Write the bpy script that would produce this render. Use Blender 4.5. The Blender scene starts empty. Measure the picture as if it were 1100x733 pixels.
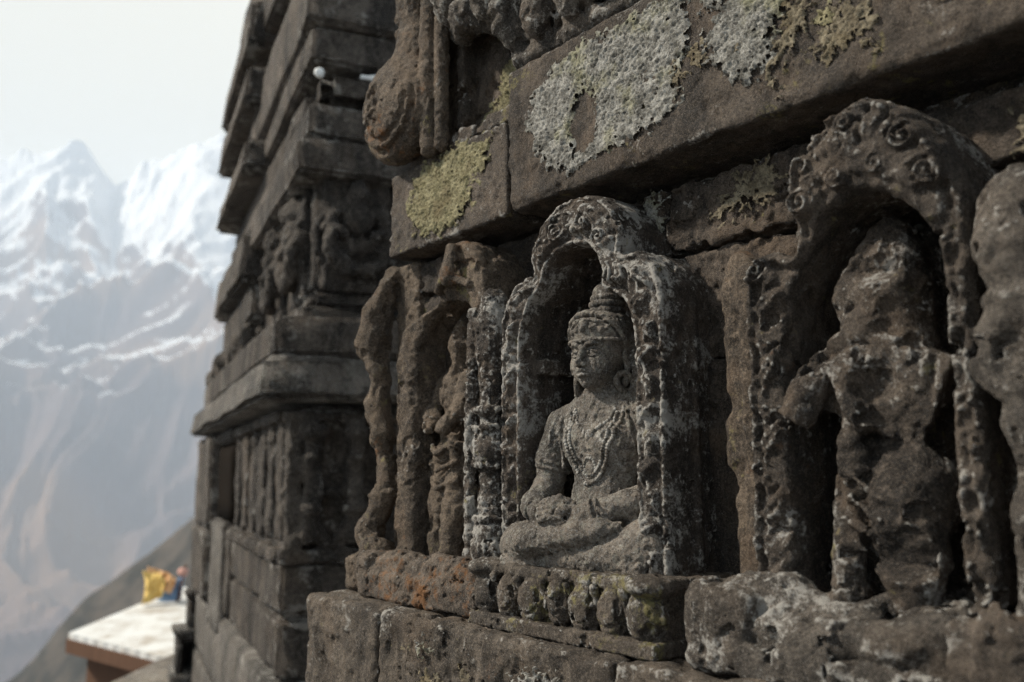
import bpy, bmesh, math, random, time
import numpy as np
from mathutils import Vector, Matrix

T0 = time.time()
Q = 1.0                      # voxel scale (1 = full detail)
random.seed(7)
rng = np.random.default_rng(11)
COL = bpy.context.scene.collection
f32 = np.float32

# ------------------------------------------------------------------ noise
def _hash(ix, iy, iz, seed=0):
    h = (ix.astype(np.uint32) * np.uint32(374761393) + iy.astype(np.uint32) * np.uint32(668265263)
         + iz.astype(np.uint32) * np.uint32(2246822519) + np.uint32((seed * 3266489917) & 0xffffffff))
    h = (h ^ (h >> np.uint32(13))) * np.uint32(1274126177)
    h = h ^ (h >> np.uint32(16))
    return (h & np.uint32(0xffff)).astype(f32) * f32(2.0 / 65535.0) - f32(1.0)

def vnoise(p, seed=0):
    i = np.floor(p).astype(np.int64)
    f = (p - i).astype(f32)
    u = f * f * f * (f * (f * 6 - 15) + 10)
    x, y, z = i[..., 0], i[..., 1], i[..., 2]
    r = 0
    for dx in (0, 1):
        wx = u[..., 0] if dx else 1 - u[..., 0]
        for dy in (0, 1):
            wy = u[..., 1] if dy else 1 - u[..., 1]
            for dz in (0, 1):
                wz = u[..., 2] if dz else 1 - u[..., 2]
                r = r + wx * wy * wz * _hash(x + dx, y + dy, z + dz, seed)
    return r

def fbm(p, octv=3, seed=0, gain=0.5):
    s, a = 0, 1.0
    for o in range(octv):
        s = s + a * vnoise(p * f32(2.03 ** o) + f32(17.3 * o), seed + o)
        a *= gain
    return s

def ridged(p, octv=3, seed=0, gain=0.5):
    s, a = 0, 1.0
    for o in range(octv):
        s = s + a * (1 - 2.2 * np.abs(vnoise(p * f32(2.03 ** o) + f32(9.7 * o), seed + o)))
        a *= gain
    return s

def st(e0, e1, x):
    t = np.clip((x - e0) / (e1 - e0), 0, 1)
    return t * t * (3 - 2 * t)

# ------------------------------------------------------------------ implicit sculpting volume
def rotm(rx=0, ry=0, rz=0):
    return np.array((Matrix.Rotation(rz, 3, 'Z') @ Matrix.Rotation(ry, 3, 'Y') @ Matrix.Rotation(rx, 3, 'X')), dtype=f32)

class Vol:
    def __init__(s, lo, hi, h):
        s.h = h = h * Q
        s.lo = np.array(lo, dtype=np.float64)
        s.n = np.ceil((np.array(hi) - s.lo) / h).astype(int) + 1
        s.ax = [(s.lo[i] + np.arange(s.n[i]) * h).astype(f32) for i in range(3)]
        s.F = np.full(tuple(s.n), 0.05, dtype=f32)
    def sub(s, lo, hi):
        sl = []
        for i in range(3):
            a = int(max(0, math.floor((lo[i] - s.lo[i]) / s.h)))
            b = int(min(s.n[i], math.ceil((hi[i] - s.lo[i]) / s.h) + 1))
            if b <= a: return None
            sl.append(slice(a, b))
        X = s.ax[0][sl[0]][:, None, None]; Y = s.ax[1][sl[1]][None, :, None]; Z = s.ax[2][sl[2]][None, None, :]
        return tuple(sl), X, Y, Z
    def comb(s, sl, d, k, op):
        A = s.F[sl]
        if op == '-': d = -d
        if op == '+':
            if k > 0:
                hh = np.maximum(k - np.abs(A - d), 0) / k
                s.F[sl] = np.minimum(A, d) - hh * hh * f32(k * .25)
            else: s.F[sl] = np.minimum(A, d)
        else:
            if k > 0:
                hh = np.maximum(k - np.abs(A - d), 0) / k
                s.F[sl] = np.maximum(A, d) + hh * hh * f32(k * .25)
            else: s.F[sl] = np.maximum(A, d)
    def ell(s, c, r, k=0., R=None, op='+'):
        if not hasattr(r, '__len__'): r = (r, r, r)
        m = max(r) + k + 4 * s.h
        w = s.sub([v - m for v in c], [v + m for v in c])
        if w is None: return s
        sl, X, Y, Z = w
        x, y, z = X - f32(c[0]), Y - f32(c[1]), Z - f32(c[2])
        if R is not None:
            x, y, z = (R[0, 0] * x + R[1, 0] * y + R[2, 0] * z, R[0, 1] * x + R[1, 1] * y + R[2, 1] * z,
                       R[0, 2] * x + R[1, 2] * y + R[2, 2] * z)
        k0 = np.sqrt((x / r[0]) ** 2 + (y / r[1]) ** 2 + (z / r[2]) ** 2)
        k1 = np.sqrt((x / r[0] ** 2) ** 2 + (y / r[1] ** 2) ** 2 + (z / r[2] ** 2) ** 2) + f32(1e-6)
        s.comb(sl, (k0 * (k0 - 1) / k1).astype(f32), k, op); return s
    def cap(s, a, b, ra, rb=None, k=0., op='+'):
        rb = ra if rb is None else rb
        m = max(ra, rb) + k + 4 * s.h
        w = s.sub([min(p, q) - m for p, q in zip(a, b)], [max(p, q) + m for p, q in zip(a, b)])
        if w is None: return s
        sl, X, Y, Z = w
        d = [b[i] - a[i] for i in range(3)]; L2 = sum(v * v for v in d) + 1e-12
        x, y, z = X - f32(a[0]), Y - f32(a[1]), Z - f32(a[2])
        t = np.clip((x * f32(d[0]) + y * f32(d[1]) + z * f32(d[2])) / f32(L2), 0, 1)
        dist = np.sqrt((x - t * f32(d[0])) ** 2 + (y - t * f32(d[1])) ** 2 + (z - t * f32(d[2])) ** 2) - (f32(ra) + t * f32(rb - ra))
        s.comb(sl, dist, k, op); return s
    def tube(s, pts, r, k=0., op='+'):
        rs = r if hasattr(r, '__len__') else [r] * len(pts)
        for i in range(len(pts) - 1): s.cap(pts[i], pts[i + 1], rs[i], rs[i + 1], k, op)
        return s
    def box(s, c, hf, rd=0., k=0., R=None, op='+'):
        m = (max(hf) * (1.75 if R is not None else 1)) + k + 4 * s.h
        mm = [m] * 3 if R is not None else [v + k + 4 * s.h for v in hf]
        w = s.sub([c[i] - mm[i] for i in range(3)], [c[i] + mm[i] for i in range(3)])
        if w is None: return s
        sl, X, Y, Z = w
        x, y, z = X - f32(c[0]), Y - f32(c[1]), Z - f32(c[2])
        if R is not None:
            x, y, z = (R[0, 0] * x + R[1, 0] * y + R[2, 0] * z, R[0, 1] * x + R[1, 1] * y + R[2, 1] * z,
                       R[0, 2] * x + R[1, 2] * y + R[2, 2] * z)
        qx, qy, qz = np.abs(x) - f32(hf[0] - rd), np.abs(y) - f32(hf[1] - rd), np.abs(z) - f32(hf[2] - rd)
        d = np.sqrt(np.maximum(qx, 0) ** 2 + np.maximum(qy, 0) ** 2 + np.maximum(qz, 0) ** 2) \
            + np.minimum(np.maximum(np.maximum(qx, qy), qz), 0) - f32(rd)
        s.comb(sl, d.astype(f32), k, op); return s
    def field(s, fn, k=0., op='+'):
        d = fn(s.ax[0][:, None, None], s.ax[1][None, :, None], s.ax[2][None, None, :])
        s.comb((slice(None),) * 3, d.astype(f32), k, op); return s
    def band(s, fn, w=None):
        """add fn(points) to the field near the surface"""
        w = w or 0.02
        idx = np.nonzero(np.abs(s.F) < w)
        P = np.stack([s.ax[i][idx[i]] for i in range(3)], -1)
        s.F[idx] += fn(P).astype(f32); return s
    def erode(s, amp, scale, octv=3, seed=0, gain=.5):
        return s.band(lambda P: amp * fbm(P / f32(scale), octv, seed, gain), amp * 2.5 + 3 * s.h)
    def chip(s, amp, scale, seed=0, thr=.25):
        """knock irregular flakes off the surface"""
        return s.band(lambda P: amp * st(thr, thr + .25, fbm(P / f32(scale), 3, seed)), amp * 2 + 3 * s.h)
    def front(s, x, z):
        """y of the first solid voxel met from -y at (x,z)"""
        i = int(round((x - s.lo[0]) / s.h)); k = int(round((z - s.lo[2]) / s.h))
        i = min(max(i, 0), s.n[0] - 1); k = min(max(k, 0), s.n[2] - 1)
        c = np.nonzero(s.F[i, :, k] < 0)[0]
        return float(s.ax[1][c[0]]) if len(c) else None
    def mesh(s):
        F = s.F.copy()
        for a in range(3):                              # close the surface at the volume's limits
            F[tuple(0 if i == a else slice(None) for i in range(3))] = .01
            F[tuple(-1 if i == a else slice(None) for i in range(3))] = .01
        S = F < 0
        c = S[:-1, :-1, :-1].astype(np.int8)
        for dx, dy, dz in ((1,0,0),(0,1,0),(0,0,1),(1,1,0),(1,0,1),(0,1,1),(1,1,1)):
            c = c + S[dx:S.shape[0]-1+dx, dy:S.shape[1]-1+dy, dz:S.shape[2]-1+dz]
        act = (c > 0) & (c < 8)
        I = np.nonzero(act)
        vid = np.full(act.shape, -1, dtype=np.int64); vid[I] = np.arange(len(I[0]))
        cor = {}
        for dx in (0, 1):
            for dy in (0, 1):
                for dz in (0, 1): cor[(dx, dy, dz)] = F[I[0] + dx, I[1] + dy, I[2] + dz]
        acc = np.zeros((len(I[0]), 3)); cnt = np.zeros(len(I[0]))
        for a in range(3):
            o = [i for i in range(3) if i != a]
            for u in (0, 1):
                for v in (0, 1):
                    p0 = [0] * 3; p0[o[0]] = u; p0[o[1]] = v; p1 = list(p0); p1[a] = 1
                    f0, f1 = cor[tuple(p0)], cor[tuple(p1)]
                    m = (f0 < 0) != (f1 < 0)
                    t = np.where(m, f0 / np.where(m, f0 - f1, 1), 0)
                    for i in range(3): acc[:, i] += np.where(m, (t if i == a else p0[i]), 0)
                    cnt += m
        V = (np.stack(I, -1) + acc / cnt[:, None]) * s.h + s.lo
        quads = []
        for a in range(3):
            o = [i for i in range(3) if i != a]
            A = S[tuple(slice(0, -1) if i == a else slice(None) for i in range(3))]
            B = S[tuple(slice(1, None) if i == a else slice(None) for i in range(3))]
            E = np.nonzero(A != B)
            ok = np.ones(len(E[0]), bool)
            for i in o: ok &= (E[i] > 0) & (E[i] < S.shape[i] - 1)
            E = [e[ok] for e in E]
            flip = A[tuple(E)]
            def g(du, dv):
                q = [e.copy() for e in E]; q[o[0]] -= du; q[o[1]] -= dv
                return vid[tuple(q)]
            q = np.stack([g(1, 1), g(0, 1), g(0, 0), g(1, 0)], -1)
            fl = flip if a != 1 else ~flip
            q[~fl] = q[~fl][:, ::-1]
            quads.append(q)
        return V, np.concatenate(quads)

def mesh_obj(name, V, Fq, mat, parent=None, origin=None, smooth=True):
    V = np.asarray(V, dtype=np.float64); Fq = np.asarray(Fq)
    if origin is None: origin = (0, 0, 0) if parent is None else tuple(parent.location)
    V = V - np.array(origin)
    me = bpy.data.meshes.new(name)
    me.vertices.add(len(V)); me.vertices.foreach_set('co', V.astype(f32).ravel())
    n, w = Fq.shape
    me.loops.add(n * w); me.loops.foreach_set('vertex_index', Fq.astype(np.int32).ravel())
    me.polygons.add(n)
    me.polygons.foreach_set('loop_start', np.arange(0, n * w, w, dtype=np.int32))
    me.polygons.foreach_set('loop_total', np.full(n, w, dtype=np.int32))
    me.update(calc_edges=True); me.validate()
    if smooth: me.polygons.foreach_set('use_smooth', np.ones(n, dtype=bool))
    me.materials.append(mat)
    o = bpy.data.objects.new(name, me); COL.objects.link(o)
    if parent is not None: o.parent = parent
    else: o.location = origin
    return o

def bm_obj(name, bm, mat, parent=None, origin=None, smooth=False):
    if origin is None: origin = (0, 0, 0) if parent is None else tuple(parent.location)
    if parent is None or not parent.get('local'): bmesh.ops.translate(bm, verts=bm.verts, vec=[-v for v in origin])
    me = bpy.data.meshes.new(name); bm.to_mesh(me); bm.free()
    for p in me.polygons: p.use_smooth = smooth
    me.materials.append(mat)
    o = bpy.data.objects.new(name, me); COL.objects.link(o)
    if parent is not None: o.parent = parent
    else: o.location = origin
    return o

def tag(o, label=None, cat=None, group=None, kind=None):
    if label: o['label'] = label
    if cat: o['category'] = cat
    if group: o['group'] = group
    if kind: o['kind'] = kind
    return o

def thing(name, loc, label, cat, group=None, rz=0.):
    o = bpy.data.objects.new(name, None); COL.objects.link(o)
    o.location = loc; o.rotation_euler = (0, 0, rz); o.empty_display_size = .1
    return tag(o, label, cat, group)

# ------------------------------------------------------------------ materials
class NT:
    def __init__(s, name):
        s.m = bpy.data.materials.new(name); s.m.use_nodes = True
        s.t = s.m.node_tree; s.t.nodes.clear()
        s.out = s.n('ShaderNodeOutputMaterial')
    def n(s, ty, **kw):
        x = s.t.nodes.new(ty)
        for k, v in kw.items():
            if k.startswith('i_'): x.inputs[k[2:].replace('_', ' ')].default_value = v
            else: setattr(x, k, v)
        return x
    def l(s, a, b): s.t.links.new(a, b)
    def noise(s, vec, scale, detail=6, rough=.55, dist=0.):
        x = s.n('ShaderNodeTexNoise'); x.inputs['Scale'].default_value = scale
        x.inputs['Detail'].default_value = detail; x.inputs['Roughness'].default_value = rough
        x.inputs['Distortion'].default_value = dist
        s.l(vec, x.inputs['Vector']); return x.outputs['Fac']
    def ramp(s, v, a, b, lo=0., hi=1.):
        x = s.n('ShaderNodeMapRange'); x.interpolation_type = 'SMOOTHSTEP'
        s.l(v, x.inputs['Value']); x.inputs['From Min'].default_value = a; x.inputs['From Max'].default_value = b
        x.inputs['To Min'].default_value = lo; x.inputs['To Max'].default_value = hi
        return x.outputs['Result']
    def math(s, op, a, b=None):
        x = s.n('ShaderNodeMath', operation=op)
        for i, v in enumerate((a, b)):
            if v is None: continue
            if isinstance(v, (int, float)): x.inputs[i].default_value = v
            else: s.l(v, x.inputs[i])
        return x.outputs[0]
    def mix(s, fac, a, b):
        x = s.n('ShaderNodeMix', data_type='RGBA')
        if isinstance(fac, (int, float)): x.inputs['Factor'].default_value = fac
        else: s.l(fac, x.inputs['Factor'])
        for nm, v in (('A', a), ('B', b)):
            sk = [q for q in x.inputs if q.name == nm and q.type == 'RGBA'][0]
            if isinstance(v, tuple): sk.default_value = (*v, 1)
            else: s.l(v, sk)
        return [q for q in x.outputs if q.type == 'RGBA'][0]
    def mapv(s, vec, sc):
        x = s.n('ShaderNodeMapping'); x.inputs['Scale'].default_value = sc; s.l(vec, x.inputs['Vector']); return x.outputs[0]
    def bsdf(s, col, rough=.9, bump=None, spec=.25):
        b = s.n('ShaderNodeBsdfPrincipled')
        if isinstance(col, tuple): b.inputs['Base Color'].default_value = (*col, 1)
        else: s.l(col, b.inputs['Base Color'])
        if isinstance(rough, (int, float)): b.inputs['Roughness'].default_value = rough
        else: s.l(rough, b.inputs['Roughness'])
        b.inputs['Specular IOR Level'].default_value = spec
        if bump is not None: s.l(bump, b.inputs['Normal'])
        s.l(b.outputs[0], s.out.inputs['Surface']); return b
    def bump(s, h, dist=.003, strength=1., prev=None):
        x = s.n('ShaderNodeBump'); x.inputs['Distance'].default_value = dist; x.inputs['Strength'].default_value = strength
        s.l(h, x.inputs['Height'])
        if prev is not None: s.l(prev, x.inputs['Normal'])
        return x.outputs[0]

def stone(name, a=(.045, .038, .033), b=(.15, .122, .098), white=.5, yellow=.0, orange=0., brown=.3, black=.4,
          sc=1., bump=1., whitecol=(.44, .42, .385), off=0., wear_hilite=1.):
    """weathered dark stone: mottled minerals, stains, crusts of white / yellow / orange lichen"""
    ga, gb = sum(a) / 3, sum(b) / 3
    a = tuple(.50 * (q * .92 + ga * .08) for q in a); b = tuple(1.15 * (q * .95 + gb * .05) for q in b)
    t = NT(name)
    tc = t.n('ShaderNodeTexCoord').outputs['Object']
    mp = t.n('ShaderNodeMapping'); mp.inputs['Location'].default_value = (off, off * 1.7, off * .6)
    mp.inputs['Scale'].default_value = (sc, sc, sc); t.l(tc, mp.inputs['Vector']); v = mp.outputs[0]
    big = t.noise(v, 4.5, 7, .62, .4)
    mid = t.noise(v, 22, 7, .62)
    fine = t.noise(v, 130, 5, .7)
    f = t.math('ADD', t.math('MULTIPLY', big, .5), t.math('ADD', t.math('MULTIPLY', mid, .3), t.math('MULTIPLY', fine, .2)))
    col = t.mix(t.ramp(f, .40, .61), a, b)
    col = t.mix(t.ramp(t.noise(v, 70, 6, .7), .50, .66, 0, .55), col, tuple(min(.4, q * 1.5) for q in b))
    col = t.mix(t.ramp(t.noise(v, 48, 6, .7, .4), .50, .36, 0, .75), col, tuple(q * .5 for q in a))
    rnd = t.n('ShaderNodeObjectInfo').outputs['Random']
    col = t.mix(t.ramp(rnd, 0., 1., 0, .35), col, tuple(q * .55 for q in b))
    drip = t.noise(t.mapv(v, (16, 16, 1.1)), 1.4, 6, .7, .4)
    col = t.mix(t.ramp(drip, .56, .72, 0, .5), col, tuple(min(.4, q * 1.5 + .02) for q in b))
    if brown: col = t.mix(t.math('MULTIPLY', t.ramp(t.noise(v, 7.3, 5, .6, .6), .48, .68), brown), col, (.15, .102, .066))
    if black:
        streak = t.noise(t.mapv(v, (9, 9, 1.6)), 1.5, 6, .65, .3)
        col = t.mix(t.math('MULTIPLY', t.ramp(streak, .49, .62), black), col, (.016, .014, .013))
        col = t.mix(t.math('MULTIPLY', t.ramp(t.noise(v, 6.1, 8, .68, .5), .50, .63), black * .8), col, (.020, .017, .015))
    # grain speckle
    col = t.mix(t.ramp(t.noise(v, 210, 4, .7), .50, .70, 0, .40), col, tuple(min(.36, q * 1.6) for q in b))
    col = t.mix(t.ramp(t.noise(v, 170, 4, .7), .47, .34, 0, .6), col, tuple(q * .4 for q in a))
    col = t.mix(t.ramp(t.noise(v, 430, 3, .7), .52, .68, 0, .5), col, tuple(min(.4, q * 1.7) for q in b))
    col = t.mix(t.ramp(t.noise(v, 390, 3, .7), .47, .34, 0, .7), col, tuple(q * .35 for q in a))
    geo = t.n('ShaderNodeNewGeometry')
    pt = geo.outputs['Pointiness']
    if white:
        w1 = t.noise(v, 11, 5, .6, .5); w2 = t.noise(v, 85, 5, .75)
        w3 = t.noise(v, 230, 4, .75)
        crest = t.math('MULTIPLY', t.ramp(pt, .48, .60), t.ramp(t.noise(v, 45, 4, .6), .40, .62))  # lichen and wear on ridges, paled further to paint in highlight contrast
        m = t.math('ADD', t.math('MULTIPLY', w1, .95), t.math('ADD', t.math('MULTIPLY', w2, .55), t.math('ADD', t.math('MULTIPLY', w3, .45), t.math('MULTIPLY', crest, .40 * wear_hilite))))
        lo = 1.27 - .24 * white
        m = t.math('MULTIPLY', t.ramp(m, lo, lo + .16), min(.9, .5 + .4 * white))
        col = t.mix(m, col, whitecol)
    if yellow:
        y = t.math('ADD', t.noise(v, 8.0, 5, .6, .7), t.math('MULTIPLY', t.noise(v, 70, 4, .7), .55))
        lo = .97 - .22 * yellow
        col = t.mix(t.math('MULTIPLY', t.ramp(y, lo, lo + .12), .75), col, (.245, .215, .085))
    if orange:
        y = t.math('ADD', t.noise(v, 6.0, 6, .65, .5), t.math('MULTIPLY', t.noise(v, 60, 4, .7), .5))
        lo = .95 - .22 * orange
        col = t.mix(t.math('MULTIPLY', t.ramp(y, lo, lo + .15), .8), col, (.22, .095, .03))
    h1 = t.noise(v, 55, 8, .72)
    vo = t.n('ShaderNodeTexVoronoi'); vo.inputs['Scale'].default_value = 95; t.l(v, vo.inputs['Vector'])
    pit = t.ramp(vo.outputs['Distance'], .05, .38)
    n1 = t.bump(h1, .013 / sc, .95 * bump)
    n2 = t.bump(pit, .0016 / sc, .5 * bump, n1)
    n3 = t.bump(t.noise(v, 240, 5, .8), .0042 / sc, 1. * bump, n2)
    t.bsdf(col, t.ramp(mid, .3, .7, .72, .95), n3, .3)
    return t.m

def crust(name, a, b, core, sc=1.):
    t = NT(name); v = t.n('ShaderNodeTexCoord').outputs['Object']
    f = t.math('ADD', t.math('MULTIPLY', t.noise(v, 28 * sc, 6, .7), .55), t.math('MULTIPLY', t.noise(v, 190 * sc, 5, .75), .45))
    col = t.mix(t.ramp(f, .40, .60), a, b)
    col = t.mix(t.ramp(t.noise(v, 11, 5, .65), .50, .66, 0, .7), col, core)
    col = t.mix(t.ramp(t.noise(v, 38, 5, .7, .4), .50, .62, 0, .5), col, tuple(q * .5 for q in a))
    col = t.mix(t.ramp(t.noise(v, 240, 3, .6), .44, .34, 0, .8), col, (.05, .045, .04))
    n = t.bump(t.noise(v, 160, 6, .75), .004, 1.)
    t.bsdf(col, .95, n, .15)
    return t.m

M_STAT = stone('statue_stone', a=(.10, .083, .07), b=(.28, .235, .19), white=.7, brown=.2, black=.3, off=3.1, bump=.75, wear_hilite=.8)
M_FRAME = stone('niche_stone', a=(.04, .034, .03), b=(.125, .10, .08), white=1.1, yellow=.15, brown=.35, black=.75, off=1.3, wear_hilite=1.25)
M_LOTUS = stone('lotus_stone', a=(.055, .046, .038), b=(.16, .132, .105), white=.85, yellow=.5, brown=.25, black=.4, off=5.2)
M_OLD = stone('worn_brown_stone', a=(.06, .046, .035), b=(.19, .145, .105), white=.25, yellow=.25, orange=.4, brown=.6, black=.4, off=8.2)
M_BASE1 = stone('rusty_base_stone', a=(.055, .045, .037), b=(.17, .135, .105), white=.35, yellow=.2, orange=.85, brown=.4, black=.35, off=2.6)
M_BROKEN = stone('eroded_stone', a=(.038, .031, .026), b=(.14, .112, .088), white=.8, yellow=.15, orange=.2, brown=.5, black=.75, off=4.4)
M_PALE = stone('lichened_stone', a=(.06, .053, .046), b=(.17, .145, .12), white=1.0, brown=.3, black=.7, off=6.4)
M_WALL = stone('wall_stone', a=(.03, .026, .023), b=(.125, .098, .076), white=.35, yellow=.2, brown=.55, black=.85, off=.7)
M_BEAM = stone('beam_stone', a=(.045, .037, .031), b=(.14, .112, .088), white=.55, yellow=.42, brown=.5, black=.7, off=9.7)
M_PLINTH = stone('plinth_stone', a=(.05, .043, .036), b=(.17, .138, .108), white=.65, yellow=.12, orange=.12, brown=.4, black=.65, off=7.7)
M_TOWER = stone('tower_stone', a=(.05, .044, .039), b=(.17, .145, .122), white=.45, brown=.3, black=.9, sc=.32, off=2.2)
M_TOWERL = stone('tower_ledge_stone', a=(.09, .08, .07), b=(.25, .22, .19), white=.5, brown=.2, black=.45, sc=.32, off=5.9)
M_LICH = crust('grey_lichen', (.11, .106, .094), (.37, .36, .33), (.26, .25, .15))
M_LICHT = crust('tan_lichen', (.12, .10, .07), (.26, .225, .16), (.15, .12, .07))
M_LICHY = crust('yellow_lichen', (.16, .145, .08), (.32, .29, .18), (.15, .12, .07))

# ------------------------------------------------------------------ 2D helpers for carved slabs
def poly_sd(px, pz, poly):
    """signed distance (negative inside) of a grid to a polygon"""
    X, Z = np.meshgrid(px, pz, indexing='ij')
    d = np.full(X.shape, 1e9); ins = np.zeros(X.shape, bool)
    n = len(poly)
    for i in range(n):
        ax, az = poly[i]; bx, bz = poly[(i + 1) % n]
        ex, ez = bx - ax, bz - az
        t = np.clip(((X - ax) * ex + (Z - az) * ez) / (ex * ex + ez * ez + 1e-12), 0, 1)
        d = np.minimum(d, (X - ax - t * ex) ** 2 + (Z - az - t * ez) ** 2)
        c = ((az > Z) != (bz > Z))
        xi = ex * (Z - az) / (ez if abs(ez) > 1e-9 else 1e-9) + ax
        ins ^= c & (X < xi)
    d = np.sqrt(d)
    return np.where(ins, -d, d).astype(f32)

def smooth_poly(pts, it=2):
    for _ in range(it):
        q = []
        for i in range(len(pts)):
            a, b = pts[i], pts[(i + 1) % len(pts)]
            f = min(.25, .02 / max(1e-6, math.hypot(b[0] - a[0], b[1] - a[1])))
            q += [(a[0] * (1 - f) + b[0] * f, a[1] * (1 - f) + b[1] * f), (a[0] * f + b[0] * (1 - f), a[1] * f + b[1] * (1 - f))]
        pts = q
    return pts

def blur2(A, n=1):
    for _ in range(n):
        for ax in (0, 1):
            B = np.pad(A, [(1, 1) if i == ax else (0, 0) for i in range(2)], mode='edge')
            A = (B[:-2] + 2 * B[1:-1] + B[2:]) / 4 if ax == 0 else (B[:, :-2] + 2 * B[:, 1:-1] + B[:, 2:]) / 4
    return A

def open_smooth(pts, it=2):
    for _ in range(it):
        q = [pts[0]]
        for a, b in zip(pts[:-1], pts[1:]):
            q += [(a[0] * .75 + b[0] * .25, a[1] * .75 + b[1] * .25), (a[0] * .25 + b[0] * .75, a[1] * .25 + b[1] * .75)]
        q.append(pts[-1]); pts = q
    return pts

def arclen(px, pz, path):
    X, Z = np.meshgrid(px, pz, indexing='ij')
    best = np.full(X.shape, 1e9); S = np.zeros(X.shape); Tt = np.zeros(X.shape); acc = 0
    for (ax, az), (bx, bz) in zip(path[:-1], path[1:]):
        ex, ez = bx - ax, bz - az; L = math.hypot(ex, ez)
        if L < 1e-9: continue
        t = np.clip(((X - ax) * ex + (Z - az) * ez) / (L * L), 0, 1)
        d = (X - ax - t * ex) ** 2 + (Z - az - t * ez) ** 2
        sg = np.sign((X - ax) * ez - (Z - az) * ex)
        m = d < best
        best = np.where(m, d, best); S = np.where(m, acc + t * L, S); Tt = np.where(m, sg * np.sqrt(d), Tt)
        acc += L
    return S, Tt

def vine(S, T, W, P=.05, seed=0):
    """rolling foliage scroll in band coordinates (S along, T across, half width W): height 0..1"""
    k = np.floor(S / P); u = (S / P - k - .5) * P
    sgn = np.where(k % 2 == 0, 1., -1.)
    cx, cz = u, T - sgn * W * .18
    r = np.sqrt(cx * cx + cz * cz); ang = np.arctan2(cz, cx) * sgn
    rs = P * .27
    spiral = .5 + .5 * np.cos(2 * np.pi * (r / rs) - ang)
    spiral *= 1 - st(P * .32, P * .5, r)
    lob = (.5 + .5 * np.cos(ang * 6 + r * 160)) * st(P * .3, P * .42, r) * .8
    stem = np.exp(-((T - W * .62 * np.sin(np.pi * S / P + .4)) / (W * .16)) ** 2) * .7
    return np.clip(np.maximum(np.maximum(spiral, lob), stem), 0, 1)

def leafband(S, T, W, P=.038):
    """alternating carved leaves springing from a wavy stem, band coordinates, height 0..1"""
    h = np.exp(-((T - W * .16 * np.sin(np.pi * S / P)) / (W * .13)) ** 2) * .55
    for off in (-1, 0, 1):
        k = np.floor(S / P) + off
        sg = np.where(k % 2 == 0, 1., -1.)
        u = S - (k + .5) * P; v_ = T * sg - W * .40
        ca, sa = math.cos(.75), math.sin(.75)
        a = u * ca + v_ * sa; b = -u * sa + v_ * ca
        b = b + a * a * 9.
        qd = (a / (P * .66)) ** 2 + (b / (P * .30)) ** 2
        leaf = np.sqrt(np.clip(1 - qd, 0, 1)) * (1 - .55 * np.exp(-(b / (P * .05)) ** 2)) * (.85 + .15 * np.cos(a * 2 * np.pi / (P * .26)))
        curl = np.hypot(a - P * .52, b - P * .16)
        ball = np.sqrt(np.clip(1 - (curl / (P * .20)) ** 2, 0, 1)) * (1 - .7 * np.exp(-(curl / (P * .06)) ** 2))
        h = np.maximum(h, np.maximum(leaf, ball * 1.05))
    return h

def volute(X, Z, cx, cz, r, sg=1, ph=0.):
    q = np.hypot(X - cx, Z - cz); an = np.arctan2(Z - cz, X - cx) * sg
    w_ = (.5 + .5 * np.cos(2 * np.pi * q / (r * .48) - an + ph)) ** .7
    return w_ * st(r, r * .86, q), q < r

def slab(vol, outer, inner, nf, nb, nrec, relief=None, edge=.012, nblur=2):
    """frame: outer minus inner, front face at n=nf (+relief height map), recess floor at n=nrec"""
    px, pz = vol.ax[0], vol.ax[2]
    do = poly_sd(px, pz, outer); di = poly_sd(px, pz, inner)
    rel = np.zeros_like(do) if relief is None else blur2(relief(px, pz, do, di), nblur).astype(f32)
    Y = vol.ax[1][None, :, None]
    d2 = np.maximum(do, -di)[:, None, :]
    dy = (-f32(nf) - rel[:, None, :]) - Y
    k = edge
    hh = np.maximum(k - np.abs(d2 - dy), 0) / k
    d = np.maximum(d2, dy) + hh * hh * f32(k * .25)
    d = np.maximum(d, Y + f32(nb))
    back = np.maximum(np.maximum(do[:, None, :], (-f32(nrec)) - Y), Y + f32(nb))
    vol.comb((slice(None),) * 3, np.minimum(d, back).astype(f32), 0, '+')
    return do, di

def grid2(px, pz):
    X, Z = np.meshgrid(px, pz, indexing='ij')
    return np.stack([X, np.zeros_like(X), Z], -1)

# ================================================================== THE TEMPLE WALL (x along the wall, y = -n outwards, z up)
wall = thing('temple_wall', (-.6, 0, 0), 'dark lichen-crusted temple wall with a projecting beam above three carved niches and a ledge below', 'wall')

def block(name, lo, hi, mat, h=.006, rd=.012, er=(.0028, .04), ch=.003, seed=0, extra=None, parent=wall):
    m = .03
    v = Vol([a - m for a in lo], [a + m for a in hi], h)
    v.box([(a + b) / 2 for a, b in zip(lo, hi)], [(b - a) / 2 for a, b in zip(lo, hi)], rd)
    if extra: extra(v)
    v.erode(er[0], er[1], 4, seed, .6); v.chip(ch, .06, seed + 5, .35); v.chip(ch * .8, .02, seed + 9, .35)
    return mesh_obj(name, *v.mesh(), mat, parent)

# beam above the niches: three long stones
def worn_edge(v):
    for i in range(26):
        x = v.lo[0] + rng.random() * (v.n[0] * v.h)
        v.ell((x, -.105, 2.13 + rng.random() * .01), (.01 + .03 * rng.random(), .007, .007), .006, op='-')
bA = block('cornice_block', (-1.91, -.100, 2.125), (-1.443, .10, 2.327), M_BEAM, .0045, .006, seed=3)
bB = block('cornice_block', (-1.438, -.103, 2.132), (-.35, .10, 2.425), M_BEAM, .0045, .010, seed=4, extra=worn_edge)
bC = block('cornice_block', (-.345, -.10, 2.135), (.9, .10, 2.43), M_BEAM, .010, .012, seed=6)

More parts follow.
